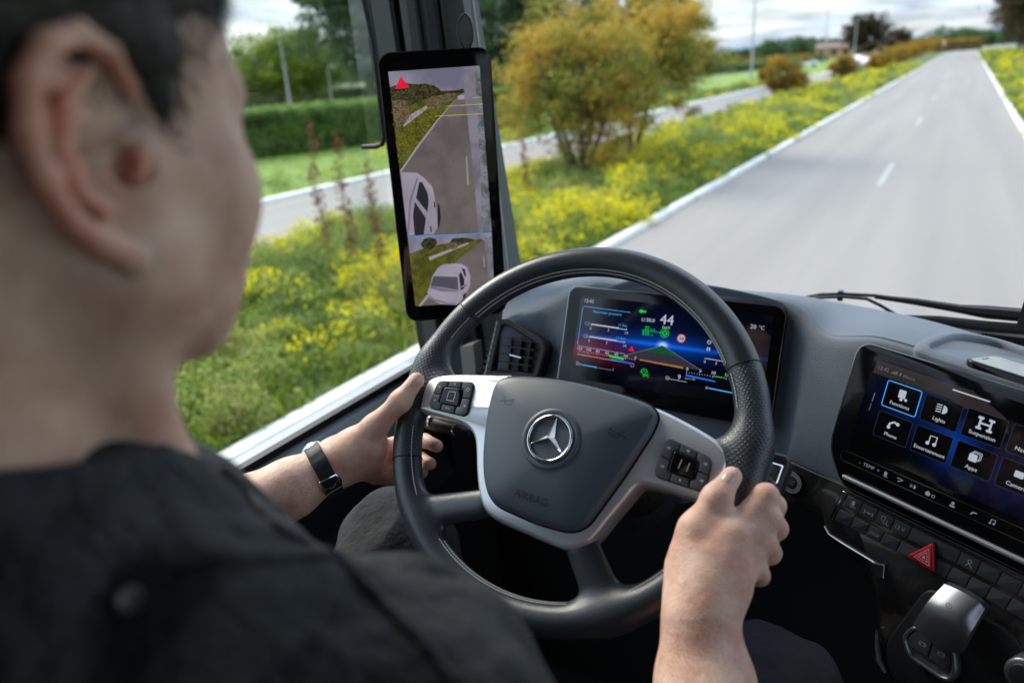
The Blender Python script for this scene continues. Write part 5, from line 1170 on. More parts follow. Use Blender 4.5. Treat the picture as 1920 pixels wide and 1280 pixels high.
# ---- mirror display
mi = thing('mirror_display', 'tall upright camera mirror display on the pillar showing a white car alongside', 'display', MD.p(0, 0))
W0, H0 = .161, .411
part('housing', m_gloss, mi, lambda mb: slab(mb, MD, rrect(-.004, -.004, W0 + .008, H0 + .010, .020, 8), -.022, -.001, .0012), smooth=True)
part('edge_line', m_edge, mi, lambda mb: strip(mb, MD, rrect(-.0038, -.0038, W0 + .0076, H0 + .0096, .0195, 8), .0008, -.0006, True))
MM = lambda x, y: MD.m(x, y)
def zz(x, y): return MM(700 + x / 2.37, 80 + y / 2.37)      # coordinates measured on an enlargement of the display
def scr(name, col, pts, d, s=1., tex=None, parent=None, kind=None):
    m = emit('mirror image ' + name, srgb(*col), s) if tex is None else tex
    return part(name, m, parent or mi, lambda mb: sheet(mb, MD, [zz(x, y) for x, y in pts], d))
def noisy_emit(name, c1, c2, sc_, s=1.):
    m = bpy.data.materials.new(name); m.use_nodes = True; nt = m.node_tree; b = nt.nodes['Principled BSDF']; b.inputs['Base Color'].default_value = (.003, .003, .003, 1); b.inputs['Roughness'].default_value = .12
    tc = nt.nodes.new('ShaderNodeTexCoord'); n = nt.nodes.new('ShaderNodeTexNoise'); n.inputs['Scale'].default_value = sc_; n.inputs['Detail'].default_value = 6; nt.links.new(tc.outputs['Object'], n.inputs['Vector'])
    r = nt.nodes.new('ShaderNodeValToRGB'); r.color_ramp.elements[0].position = .4; r.color_ramp.elements[1].position = .6; r.color_ramp.elements[0].color = (*srgb(*c1), 1); r.color_ramp.elements[1].color = (*srgb(*c2), 1)
    nt.links.new(n.outputs[0], r.inputs[0]); nt.links.new(r.outputs[0], b.inputs['Emission Color']); b.inputs['Emission Strength'].default_value = .85 * s / 2 ** EXPO; return m
t_sky = noisy_emit('mirror sky', (112, 110, 130), (146, 144, 162), 16); t_veg = noisy_emit('mirror meadow', (66, 72, 28), (96, 94, 30), 90); t_tree = noisy_emit('mirror trees', (40, 38, 24), (66, 60, 36), 150)
t_road = noisy_emit('mirror road', (98, 90, 90), (112, 104, 103), 25); t_bush = noisy_emit('mirror bushes', (84, 70, 60), (118, 98, 72), 200); t_wall = noisy_emit('mirror trailer', (112, 108, 118), (138, 132, 146), 30); t_strip = noisy_emit('mirror trailer side', (88, 92, 96), (132, 134, 142), 60)
t_car = noisy_emit('mirror car', (150, 142, 158), (172, 163, 180), 12)
up_ = part('upper_image', t_sky, mi, lambda mb: sheet(mb, MD, [zz(66, 130), zz(472, 103), zz(526, 843), zz(152, 858)], .0))
scr('lawn_image', None, [(78, 236), (300, 215), (410, 212), (380, 240), (120, 575), (108, 500)], .0002, tex=t_veg, parent=up_)
scr('treeline_image', None, [(74, 200), (110, 186), (150, 182), (200, 186), (230, 182), (270, 192), (292, 204), (300, 216), (360, 214), (400, 205), (405, 224), (300, 238), (236, 252), (160, 280), (82, 262)], .0003, tex=t_tree, parent=up_)
scr('far_road_image', (150, 143, 150), [(130, 340), (240, 278), (244, 290), (135, 375)], .0004, parent=up_)
scr('bush_image', None, [(84, 262), (110, 252), (145, 258), (164, 285), (160, 330), (140, 360), (105, 378), (92, 340)], .0005, tex=t_bush, parent=up_)
scr('bush_image', None, [(236, 256), (262, 238), (300, 234), (340, 226), (370, 224), (360, 250), (330, 268), (300, 290), (250, 300), (238, 285)], .0005, tex=t_bush, parent=up_)
scr('road_image', None, [(378, 240), (408, 236), (420, 330), (432, 450), (450, 640), (466, 844), (152, 858), (118, 575), (190, 470), (280, 350)], .0006, tex=t_road, parent=up_)
scr('kerb_image', (150, 144, 150), [(376, 240), (282, 345), (190, 465), (118, 570), (122, 578), (196, 472), (286, 350)], .0007, parent=up_)
scr('trailer_wall_image', None, [(402, 108), (450, 105), (462, 330), (480, 560), (498, 843), (466, 843), (450, 640), (432, 460), (416, 320), (406, 240)], .0008, tex=t_wall, parent=up_)
scr('trailer_side_image', None, [(450, 105), (472, 103), (526, 843), (480, 843), (478, 620), (464, 350)], .0009, tex=t_strip, parent=up_)
scr('lane_dash_image', (140, 132, 134), [(410, 505), (418, 505), (425, 632), (416, 632)], .0009, parent=up_)
scr('distant_car_image', (150, 148, 160), [(374, 238), (392, 232), (406, 236), (406, 252), (376, 254)], .0009, parent=up_)
for a in (((440, 246), (482, 242)), ((325, 283), (486, 273)), ((275, 327), (488, 316))): part('distance_line', EY, up_, lambda mb: strip(mb, MD, [zz(*a[0]), zz(*a[1])], .0007, .0011))
part('distance_line', ECY, up_, lambda mb: strip(mb, MD, [zz(444, 378), zz(491, 375)], .0014, .0012))
def carpts(name, P, d, m, par): return part(name, m, par, lambda mb: sheet(mb, MD, [zz(x, y) for x, y in P], d))
c1 = carpts('car_image', [(121, 575), (195, 578), (225, 600), (262, 640), (272, 680), (282, 760), (286, 820), (268, 850), (152, 856)], .0012, t_car, up_)
e_dk = emit('mirror car glass', srgb(38, 38, 44), 1); e_sh = emit('mirror car shade', srgb(112, 106, 122), 1); e_ty = emit('mirror car tyre', srgb(34, 31, 34), 1)
carpts('car_window_image', [(203, 622), (216, 618), (240, 665), (246, 700), (240, 752), (190, 690)], .0014, e_dk, up_); carpts('car_window_image', [(184, 706), (234, 775), (225, 852), (184, 855), (176, 770)], .0014, e_dk, up_)
carpts('car_pillar_image', [(186, 690), (238, 765), (236, 782), (184, 706)], .0015, t_car, up_); carpts('car_roof_line_image', [(200, 600), (192, 600), (160, 700), (150, 856), (158, 856), (168, 712)], .0014, e_sh, up_)
carpts('car_tyre_image', [(286, 708), (296, 730), (300, 780), (294, 815), (286, 822)], .0013, e_ty, up_); carpts('car_door_gap_image', [(268, 706), (273, 706), (276, 732), (270, 732)], .0014, e_ty, up_); carpts('car_door_gap_image', [(252, 815), (257, 813), (260, 840), (254, 842)], .0014, e_ty, up_)
part('warning_triangle', ER, up_, lambda mb: sheet(mb, MD, round_poly([zz(122, 150), zz(160, 200), zz(97, 206)], .002), .0012)); part('warning_triangle_edge', EDG, up_, lambda mb: strip(mb, MD, [zz(122, 150), zz(160, 200), zz(97, 206)], .0006, .0011, True))
lo_ = part('lower_image', t_sky, mi, lambda mb: sheet(mb, MD, [zz(153, 862), zz(526, 847), zz(540, 1148), zz(187, 1170)], .0))
part('divider_line', EBL, mi, lambda mb: strip(mb, MD, [zz(152, 860), zz(526, 845)], .0010, .0012))
scr('meadow_image', None, [(160, 938), (240, 908), (340, 888), (480, 872), (490, 880), (380, 960), (210, 1168), (187, 1169)], .0002, tex=t_veg, parent=lo_)
scr('far_road_image', (140, 135, 140), [(246, 952), (340, 918), (420, 888), (425, 893), (345, 926), (250, 968)], .0003, parent=lo_)
scr('tree_image', None, [(210, 895), (225, 872), (250, 865), (278, 872), (284, 892), (270, 908), (256, 922), (244, 922), (220, 912)], .0004, tex=t_tree, parent=lo_)
scr('tree_image', None, [(340, 885), (352, 870), (400, 866), (440, 872), (455, 878), (400, 890), (350, 896)], .0004, tex=t_tree, parent=lo_)
scr('bush_image', None, [(332, 900), (345, 888), (365, 888), (380, 900), (370, 915), (345, 920)], .0005, tex=t_bush, parent=lo_)
scr('road_image', None, [(482, 880), (494, 878), (504, 960), (520, 1149), (214, 1168), (300, 1070), (380, 960)], .0006, tex=t_road, parent=lo_)
scr('kerb_image', (150, 144, 150), [(200, 1169), (212, 1169), (260, 1110), (245, 1112)], .0007, parent=lo_)
scr('trailer_wall_image', None, [(494, 864), (508, 863), (524, 1000), (530, 1148), (518, 1149), (504, 960)], .0008, tex=t_wall, parent=lo_)
scr('trailer_side_image', None, [(508, 863), (526, 862), (540, 1148), (529, 1148), (524, 1000)], .0009, tex=t_strip, parent=lo_)
scr('lane_dash_image', (140, 132, 134), [(488, 950), (493, 950), (496, 996), (490, 996)], .0009, parent=lo_)
carpts('car_image', [(288, 998), (310, 985), (360, 980), (392, 982), (418, 998), (432, 1040), (430, 1075), (415, 1110), (385, 1152), (370, 1164), (300, 1160), (250, 1135), (240, 1108), (256, 1065), (262, 1036)], .0012, t_car, lo_)
carpts('car_window_image', [(268, 1036), (374, 1040), (378, 1098), (254, 1078)], .0014, emit('mirror windscreen', srgb(76, 74, 86), 1), lo_); carpts('car_window_image', [(380, 1030), (390, 1018), (404, 1050), (404, 1090), (388, 1100)], .0014, e_dk, lo_); carpts('car_window_image', [(392, 1000), (406, 1005), (412, 1028), (408, 1044)], .0014, e_dk, lo_)
carpts('car_bumper_image', [(243, 1112), (262, 1134), (330, 1154), (368, 1154), (368, 1160), (325, 1160), (255, 1140)], .0014, e_sh, lo_); carpts('car_tyre_image', [(428, 1040), (434, 1050), (428, 1078), (422, 1078)], .0011, e_ty, lo_); carpts('car_tyre_image', [(398, 1118), (412, 1108), (408, 1130), (398, 1140)], .0013, e_ty, lo_); carpts('car_mirror_image', [(388, 1080), (415, 1072), (416, 1080), (390, 1088)], .0015, e_sh, lo_)

# small mottles that give the mirror pictures their detail
def mottles(name, poly, cols, n, r, d, par, seed):
    rg = np.random.default_rng(seed); P = np.array([zz(*q) for q in poly]); lo, hi = P.min(0), P.max(0)
    def inside(q):
        c = False; j = len(P) - 1
        for i in range(len(P)):
            if (P[i][1] > q[1]) != (P[j][1] > q[1]) and q[0] < (P[j][0] - P[i][0]) * (q[1] - P[i][1]) / (P[j][1] - P[i][1]) + P[i][0]: c = not c
            j = i
        return c
    for k, col in enumerate(cols):
        mb = MB(); m_ = 0
        while m_ < n:
            q = rg.uniform(lo, hi); m_ += 1
            if inside(q): rr = r * rg.uniform(.5, 1.3); sheet(mb, MD, [(q[0] + rr * math.cos(a) * rg.uniform(.6, 1.2), q[1] + rr * .7 * math.sin(a) * rg.uniform(.6, 1.2)) for a in np.linspace(0, 5.2, 6)], d + .00001 * k)
        if mb.F: mb.build(name, emit('mirror mottle %d %d %d' % col, srgb(*col), .85), par, kind='stuff')
mottles('meadow_detail', [(78, 300), (230, 290), (370, 240), (120, 575), (108, 500)], [(40, 48, 20), (140, 128, 24), (96, 104, 40), (122, 112, 70)], 420, .0011, .00055, up_, 1)
mottles('tree_detail', [(74, 200), (110, 186), (150, 182), (200, 186), (230, 182), (270, 192), (292, 204), (300, 216), (236, 252), (160, 280), (82, 262)], [(24, 26, 16), (92, 88, 56), (66, 62, 34)], 260, .0013, .00045, up_, 2)
mottles('bush_detail', [(84, 262), (110, 252), (145, 258), (164, 285), (160, 330), (140, 360), (105, 378), (92, 340)], [(60, 50, 44), (138, 118, 92)], 160, .0009, .00056, up_, 3)
mottles('bush_detail', [(236, 256), (262, 238), (300, 234), (340, 226), (370, 224), (360, 250), (330, 268), (300, 290), (250, 300), (238, 285)], [(60, 50, 44), (134, 116, 90), (84, 84, 44)], 200, .0009, .00057, up_, 4)
mottles('road_grain', [(378, 240), (408, 236), (450, 640), (466, 844), (152, 858), (118, 575)], [(88, 81, 80), (122, 115, 113)], 500, .0006, .00062, up_, 5)
mottles('meadow_detail', [(160, 938), (240, 908), (340, 888), (480, 872), (380, 960), (210, 1168), (187, 1169)], [(40, 48, 20), (136, 124, 24), (96, 104, 40)], 380, .0009, .00025, lo_, 6)
mottles('tree_detail', [(210, 895), (225, 872), (250, 865), (278, 872), (284, 892), (256, 922), (220, 912)], [(24, 26, 16), (84, 82, 50)], 120, .0008, .00045, lo_, 7)
mottles('trailer_detail', [(450, 105), (472, 103), (520, 740), (482, 740), (464, 350)], [(60, 62, 66), (160, 162, 170)], 160, .0007, .00095, up_, 8)
carpts('bonnet_image', [(262, 1060), (250, 1090), (300, 1104), (376, 1106), (372, 1100), (254, 1080)], .00135, e_sh, lo_)

# =================================================================== THE DRIVER
def skin_mat():
    m = mat('skin', (.56, .36, .27), .48, sss=.35, spec=.35); nt = m.node_tree; b = nt.nodes['Principled BSDF']; tc = nt.nodes['Texture Coordinate']
    n = nt.nodes.new('ShaderNodeTexNoise'); n.inputs['Scale'].default_value = 38; n.inputs['Detail'].default_value = 6; nt.links.new(tc.outputs['Object'], n.inputs['Vector'])
    r = nt.nodes.new('ShaderNodeValToRGB'); e = r.color_ramp.elements; e[0].position = .35; e[0].color = (.62, .34, .26, 1); e[1].position = .65; e[1].color = (.78, .53, .42, 1); nt.links.new(n.outputs[0], r.inputs[0]); nt.links.new(r.outputs[0], b.inputs['Base Color'])
    v = nt.nodes.new('ShaderNodeTexVoronoi'); v.inputs['Scale'].default_value = 700; nt.links.new(tc.outputs['Object'], v.inputs['Vector'])
    w_ = nt.nodes.new('ShaderNodeTexNoise'); w_.inputs['Scale'].default_value = 120; w_.inputs['Detail'].default_value = 4; nt.links.new(tc.outputs['Object'], w_.inputs['Vector'])
    bn = nt.nodes.new('ShaderNodeBump'); bn.inputs['Strength'].default_value = .45; bn.inputs['Distance'].default_value = .0008; nt.links.new(v.outputs['Distance'], bn.inputs['Height'])
    b2 = nt.nodes.new('ShaderNodeBump'); b2.inputs['Strength'].default_value = .35; b2.inputs['Distance'].default_value = .0022; nt.links.new(w_.outputs[0], b2.inputs['Height']); nt.links.new(bn.outputs[0], b2.inputs['Normal']); nt.links.new(b2.outputs[0], b.inputs['Normal']); return m
m_skin = skin_mat()
man = thing('person', 'driver in a black shirt and strapped watch holding the steering wheel with both hands', 'person', (-.36, .05, -.75))

# head frame: right (towards the camera), forward, up
HC = np.array([-.330, .163, -.020]); YAW = R_(4)
hf = np.array([-math.sin(YAW), math.cos(YAW), -.10]); hf /= np.linalg.norm(hf); hr = np.array([math.cos(YAW), math.sin(YAW), 0]); hu = np.cross(hr, hf)
HR = np.stack([hr, hf, hu], 1)
def hd(x, y, z): return HC + HR @ np.array([x, y, z], float)
fd = Field((-.50, -.06, -.36), (-.18, .36, .20), .0024)
E3 = lambda c, r, k=.012, op='u', rot=None: fd.ell(hd(*c), r, k, HR if rot is None else rot, op)
E3((0, -.022, .055), (.074, .098, .088)); E3((0, .035, .025), (.066, .060, .080), .03)
E3((0, .037, -.030), (.054, .052, .064), .03)
for s in (1, -1):
    E3((s * .050, .050, -.020), (.021, .026, .024), .022)
    fd.cap(hd(s * .058, .0, -.040), hd(s * .032, .050, -.080), .016, .015, .022)
    fd.cap(hd(s * .058, .005, -.01), hd(s * .058, .0, -.05), .014, .015, .025)
    E3((s * .042, .032, -.052), (.021, .033, .030), .025)
    E3((s * .032, .078, .008), (.0125, .0125, .0115), .004)
    fd.cap(hd(s * .016, .087, .026), hd(s * .048, .070, .024), .008, .008, .012)
fd.cap(hd(-.012, .068, -.086), hd(.012, .068, -.086), .016, .016, .02)
fd.cap(hd(0, .084, .014), hd(0, .101, -.022), .008, .010, .010)
for s in (1, -1): E3((s * .012, .092, -.025), (.009, .011, .008), .006)
E3((0, .084, -.052), (.022, .010, .005), .004); E3((0, .083, -.060), (.020, .010, .006), .004)
NB = np.array([-.355, .085, -.30])
fd.cap(hd(0, -.032, -.03), NB, .056, .066, .03); fd.cap(hd(0, -.055, .0), NB + (0, -.03, 0), .048, .056, .03)
fd.cap(hd(.045, -.01, -.04), hd(.035, .03, -.17), .013, .016, .02)
# right ear and left ear
def ear(F_, s, K):
    B = .062; e = lambda x, y, z: hd(s * (B + .002 + x * .92), y * 1.28 - .004, z * 1.03)
    helix = [(.003, .008, .010), (.006, .007, .022), (.011, .000, .032), (.017, -.011, .036), (.022, -.022, .031), (.024, -.029, .020), (.024, -.031, .006), (.021, -.028, -.008), (.017, -.021, -.021), (.013, -.012, -.030)]
    F_.chain([e(*p) for p in helix], [.0034, .0038, .0040, .0043, .0045, .0044, .0042, .0040, .0040, .0046], K)
    F_.chain([e(.004, .008, .010), e(.006, .002, .004), e(.006, -.007, .001)], [.0034, .0028, .0016], K)
    # floor of the shell between head and rim
    for p, q in (((.004, -.004, .026), (.014, -.022, .020)), ((.004, -.008, .012), (.014, -.024, .004)), ((.003, -.008, -.004), (.012, -.018, -.012)), ((.004, -.006, -.020), (.010, -.010, -.028)), ((.006, -.014, .028), (.018, -.024, .026)), ((.008, -.016, -.008), (.017, -.024, -.006)), ((.008, -.020, .010), (.018, -.028, .012))):
        F_.cap(e(*p), e(*q), .0050, .0036, K * 1.5)
    F_.chain([e(.012, -.008, .024), e(.017, -.018, .013), e(.0175, -.0205, .000), e(.015, -.0165, -.012), e(.012, -.008, -.019)], [.0024, .0030, .0034, .0034, .0032], K)
    F_.chain([e(.008, .007, -.001), e(.0095, .004, -.008)], [.0042, .0040], K)
    F_.chain([e(.013, -.011, -.030), e(.012, -.003, -.037), (e(.008, .004, -.036))], [.0056, .0066, .0050], K * 1.5)
    F_.ell(e(.016, -.0065, -.005), (.0085, .0085, .0095), K, HR, 's'); F_.ell(e(.020, -.007, .016), (.0062, .0050, .0070), K, HR, 's')
    F_.chain([e(.024, -.017, .025), e(.0265, -.0245, .010), e(.024, -.0235, -.008)], [.0018, .0024, .0016], .0015, 's')
    F_.cap(e(.012, .001, -.004), e(-.006, .004, -.006), .0036, .0026, .002, 's')
ear(fd, -1, .0035); fd.ell(hd(.064, -.010, -.002), (.004, .016, .030), .006, HR)
fd.ell(hd(.072, .000, -.006), (.007, .007, .007), .003, HR, 's')
fe = Field(hd(.080, -.012, 0) - .052, hd(.080, -.012, 0) + .052, .00115)
ear(fe, 1, .0022); VE, FE = fe.mesh(); VE = relax(VE, FE, 1)
VH, FH = fd.mesh(); VH = relax(VH, FH, 1)
del fd

# hands: built on the wheel plane, then forearms
def hand_field(lo, hi, h): return Field(lo, hi, h)
LW = [WP(x, y, h) for x, y, h in ((470, 955, .045), (545, 915, .030), (622, 872, .006))]
fl_ = hand_field((-.76, .36, -.62), (-.46, .76, -.28), .0019)
fl_.chain([LW[0] + (LW[0] - LW[1]) * 1.0, LW[0], LW[1], LW[2]], [.044, .0405, .0345, .0270], .02)
fl_.cap(LW[2], WP(668, 848, .004), .0255, .027, .02, flat=None)
fl_.cap(WP(640, 866, .0), WP(690, 862, -.010), .024, .021, .02); fl_.cap(WP(640, 858, .008), WP(700, 832, .006), .022, .018, .02)
thumb = [WP(660, 842, .014), WP(703, 800, .024), WP(751, 752, .031), WP(781, 713, .031)]; fl_.chain(thumb, [.0225, .0150, .0118, .0100], .010)
fl_.ell(thumb[2], (.0125, .0125, .0125), .006); fl_.ell(WP(676, 838, .012), (.026, .022, .020), .016)
# web towards the fingers, going behind the rim
fl_.cap(WP(690, 832, -.006), WP(722, 838, -.026), .0155, .0115, .012)
for ch, rr in ((((688, 848, -.010), (722, 838, -.036), (762, 824, -.047), (797, 826, -.038), (819, 836, -.026)), (.0125, .0105, .0098, .0090, .0082)),
               (((684, 862, -.014), (722, 864, -.038), (758, 858, -.049), (790, 861, -.040), (806, 869, -.030)), (.0125, .0108, .0098, .0090, .0082)),
               (((680, 874, -.014), (716, 884, -.036), (748, 882, -.046), (776, 883, -.040), (791, 886, -.034)), (.0120, .0100, .0090, .0084, .0076)),
               (((674, 882, -.012), (704, 894, -.030), (730, 898, -.040), (752, 898, -.040), (762, 898, -.036)), (.0110, .0090, .0080, .0074, .0066))):
    fl_.chain([WP(*p) for p in ch], rr, .0045)
VL, FL = fl_.mesh(); VL = relax(VL, FL, 2)
RW = [at_y(1330, 1440, .445), at_y(1322, 1285, .505), at_y(1313, 1165, .515)]; RW[2] = WP(1312, 1160, .046)
fr_ = hand_field((-.26, .30, -.74), (-.02, .74, -.30), .0019)
fr_.chain([RW[0], RW[1], RW[2]], [.0440, .0375, .0295], .03)
fr_.chain([RW[2], WP(1326, 1105, .040), WP(1345, 1060, .036)], [.0288, .0285, .0290], .02)
fr_.cap(WP(1300, 1095, .040), WP(1310, 1040, .040), .021, .022, .02)
fr_.cap(WP(1350, 1085, .034), WP(1372, 1010, .036), .026, .020, .018)
thb = [WP(1292, 1060, .040), WP(1306, 992, .046), WP(1344, 934, .043), WP(1372, 893, .036)]; fr_.chain(thb, [.0210, .0155, .0122, .0098], .010)
fr_.ell(thb[2], (.0130, .0130, .0130), .006)
fr_.cap(WP(1312, 1010, .040), WP(1372, 1000, .036), .0150, .0160, .014)
for ch, rr in ((((1378, 1000, .036), (1436, 930, .026), (1452, 948, -.006), (1432, 968, -.034), (1404, 962, -.036)), (.0145, .0118, .0106, .0098, .0088)),
               (((1382, 1028, .038), (1441, 972, .024), (1455, 990, -.008), (1430, 1006, -.034), (1400, 1000, -.036)), (.0145, .0120, .0108, .0098, .0088)),
               (((1376, 1058, .038), (1432, 1018, .022), (1444, 1036, -.010), (1416, 1046, -.034), (1390, 1040, -.036)), (.0140, .0114, .0102, .0094, .0084)),
               (((1362, 1086, .036), (1416, 1062, .020), (1424, 1078, -.010), (1398, 1084, -.032), (1374, 1080, -.034)), (.0130, .0104, .0094, .0086, .0078))):
    fr_.chain([WP(*p) for p in ch], rr, .0050)
VR, FR = fr_.mesh(); VR = relax(VR, FR, 2)
# torso core so that the figure is one body under the shirt
ft = Field((-.62, -.12, -.80), (-.02, .42, -.16), .008)
ft.cap((-.345, .09, -.24), (-.345, .05, -.68), .085, .095, .04); ft.cap((-.345, .09, -.27), (-.21, .14, -.29), .045, .040, .04); ft.cap((-.345, .09, -.27), (-.48, .12, -.29), .045, .040, .04)
VT, FT = ft.mesh()
allV, allF, b0 = [], [], 0
for V, F in ((VH, FH), (VE, FE), (VL, FL), (VR, FR), (VT, FT)): allV.append(V); allF.append(F + b0); b0 += len(V)
BODYV = np.concatenate(allV); BODYF = np.concatenate(allF)
def glow_painted():  # redder base colour paints in the light shining through the ear
    m = m_skin.copy(); m.name = 'flushed ear skin'; r = [n for n in m.node_tree.nodes if n.type == 'VALTORGB'][0].color_ramp.elements; r[0].color = (.66, .29, .22, 1); r[1].color = (.80, .47, .37, 1)
    m.node_tree.nodes['Principled BSDF'].inputs['Subsurface Weight'].default_value = .6; return m
mi_ = np.zeros(len(BODYF), dtype=int); mi_[len(FH):len(FH) + len(FE)] = 1
obj('body', BODYV, BODYF, [m_skin, glow_painted()], man, smooth=True, sharp=0, mi=mi_)
bvb = BVHTree.FromPolygons([Vector(v) for v in BODYV], [tuple(int(i) for i in f) for f in BODYF])
def hit(px, py):
    d = ray(px, py); r = bvb.ray_cast(Vector((0, 0, 0)), Vector(d / np.linalg.norm(d))); return (np.array(r[0]), np.array(r[1])) if r[0] else (None, None)
m_nail = mat('fingernail', (.66, .46, .40), .25, coat=.3)
def nail(px, py, tip, base, wd, ln):
    p, n = hit(px, py)
    if p is None: return
    if n @ ray(px, py) > 0: n = -n
    ax = WP(*tip) - WP(*base); ax -= n * (ax @ n); ax /= np.linalg.norm(ax); sd_ = np.cross(ax, n); V = []; F = []
    for i in range(9):
        for j in range(9):
            u, v = i / 4 - 1, j / 4 - 1; uu = u * math.sqrt(1 - v * v / 2); vv = v * math.sqrt(1 - u * u / 2); q = p + sd_ * uu * wd / 2 + ax * vv * ln / 2 + n * .012
            h = bvb.ray_cast(Vector(q), Vector(-n)); q = np.array(h[0]) if h[0] else q - n * .012; V.append(q + n * (.0010 - .0008 * (uu * uu + vv * vv) ** 2))
    for i in range(8):
        for j in range(8): F.append((i * 9 + j, i * 9 + j + 1, i * 9 + j + 10, i * 9 + j + 9))
    obj('fingernail', V, F, m_nail, man, smooth=True, sharp=0)
nail(777, 716, (783, 712, .03), (750, 750, .03), .0120, .0150); nail(1367, 893, (1374, 888, .035), (1344, 934, .04), .0115, .0145)

# hair: a close skull cap with short strands
fh = Field((-.47, -.06, -.14), (-.19, .32, .20), .003)
fh.ell(hd(0, -.028, .060), (.080, .104, .094), .01, HR); fh.ell(hd(0, .030, .070), (.070, .062, .055), .02, HR); fh.cap(hd(0, -.08, .0), hd(0, -.065, -.06), .052, .046, .02)
for s in (1, -1): fh.cap(hd(s * .064, .018, .035), hd(s * .064, .012, -.004), .012, .008, .012)
for s in (1, -1): fh.ell(hd(s * .075, -.006, -.018), (.03, .028, .045), .008, HR, 's')
fh.ell(hd(0, .115, .0), (.075, .062, .085), .01, HR, 's')
V, F = fh.mesh(); V = np.array([v + np.array(noise.noise_vector(Vector(v * 90))) * .0016 for v in V])
m_hair = mat('dark brown hair', (.050, .043, .037), .6, var=(220, .25))
hair = obj('hair', V, F, m_hair, man, smooth=True, sharp=0)
fq = F[RNG.integers(len(F), size=16000)]; c = V[fq].mean(1); n_ = np.cross(V[fq[:, 1]] - V[fq[:, 0]], V[fq[:, 2]] - V[fq[:, 0]]); n_ /= np.linalg.norm(n_, axis=1)[:, None] + 1e-12
dirn = n_ * .5 + hf * .35 - hu * .55 + RNG.normal(0, .25, c.shape); dirn /= np.linalg.norm(dirn, axis=1)[:, None]; sd_ = np.cross(dirn, RNG.normal(size=c.shape)); sd_ /= np.linalg.norm(sd_, axis=1)[:, None]
ln = RNG.uniform(.006, .012, len(c))[:, None]; Vs = np.stack([c - sd_ * .0003, c + sd_ * .0003, c + dirn * ln], 1).reshape(-1, 3)
st_ = obj('hair_strands', Vs, np.arange(len(Vs)).reshape(-1, 3), m_hair, hair, kind='stuff')
# the faded hairline: short hairs scattered on the skin round the cap
from mathutils.kdtree import KDTree
kd = KDTree(len(V)); [kd.insert(Vector(v), i) for i, v in enumerate(V)]; kd.balance()
fc = FH[RNG.integers(len(FH), size=60000)]; cs = VH[fc].mean(1); nh = np.cross(VH[fc[:, 1]] - VH[fc[:, 0]], VH[fc[:, 2]] - VH[fc[:, 0]]); nh /= np.linalg.norm(nh, axis=1)[:, None] + 1e-12
loc_ = (cs - HC) @ HR
near = np.array([kd.find(Vector(p))[2] for p in cs]); k_ = (near < .012) & (RNG.uniform(size=len(cs)) > near / .010) & (loc_[:, 1] < .070) & (loc_[:, 2] > -.075)
cs, nh = cs[k_], nh[k_]; dr = nh * .35 + hf * .25 - hu * .7 + RNG.normal(0, .2, cs.shape); dr /= np.linalg.norm(dr, axis=1)[:, None]; sd2 = np.cross(dr, nh); sd2 /= np.linalg.norm(sd2, axis=1)[:, None] + 1e-9
Vs = np.stack([cs - sd2 * .00035, cs + sd2 * .00035, cs + dr * .0055], 1).reshape(-1, 3)
obj('hairline', Vs, np.arange(len(Vs)).reshape(-1, 3), m_hair, hair, kind='stuff')
# fine hair on the forearms
def arm_hair(VV, FF, A, B, n, fwd):
    fc = FF[RNG.integers(len(FF), size=n)]; cs = VV[fc].mean(1); nh = np.cross(VV[fc[:, 1]] - VV[fc[:, 0]], VV[fc[:, 2]] - VV[fc[:, 0]]); nh /= np.linalg.norm(nh, axis=1)[:, None] + 1e-12
    t = (cs - A) @ (B - A) / ((B - A) @ (B - A)); k_ = (t > -.6) & (t < 1.05) & (nh[:, 2] > -.1); cs, nh = cs[k_], nh[k_]; ax_ = (B - A) / np.linalg.norm(B - A)
    dr = nh * .25 + ax_ * .7 + fwd * .3 + RNG.normal(0, .25, cs.shape); dr /= np.linalg.norm(dr, axis=1)[:, None]; s_ = np.cross(dr, nh); s_ /= np.linalg.norm(s_, axis=1)[:, None] + 1e-9
    Vs = np.stack([cs - s_ * .00007, cs + s_ * .00007, cs + dr * RNG.uniform(.004, .009, len(cs))[:, None]], 1).reshape(-1, 3); obj('arm_hair', Vs, np.arange(len(Vs)).reshape(-1, 3), m_hair, man, kind='stuff')
arm_hair(VR, FR, RW[1], RW[2], 5000, np.array([-.5, 0, .2])); arm_hair(VL, FL, LW[1], LW[2], 4000, np.array([0, .2, .5]))
# eyelashes of the right eye, just showing past the cheekbone
mb = MB()
for i in range(14):
    a = -1 + 2 * i / 13; o_ = hd(.036 + .014 * a, .090 - .004 * a * a, .010); mb.tube([o_, o_ + HR @ np.array([.003 * a, .006, .002]), o_ + HR @ np.array([.004 * a, .009, .006])], [.0006, .0004, .0002], 4)
mb.build('eyelashes', m_hair, man, kind='stuff')
mb = MB()
for i in range(30):
    a = i / 29; o_ = hd(.020 + .032 * a, .101 - .014 * a * a, .027 - .002 * a); mb.tube([o_, o_ + HR @ np.array([.004, .003, .002])], [.0009, .0003], 4)
mb.build('eyebrow', m_hair, man, kind='stuff')

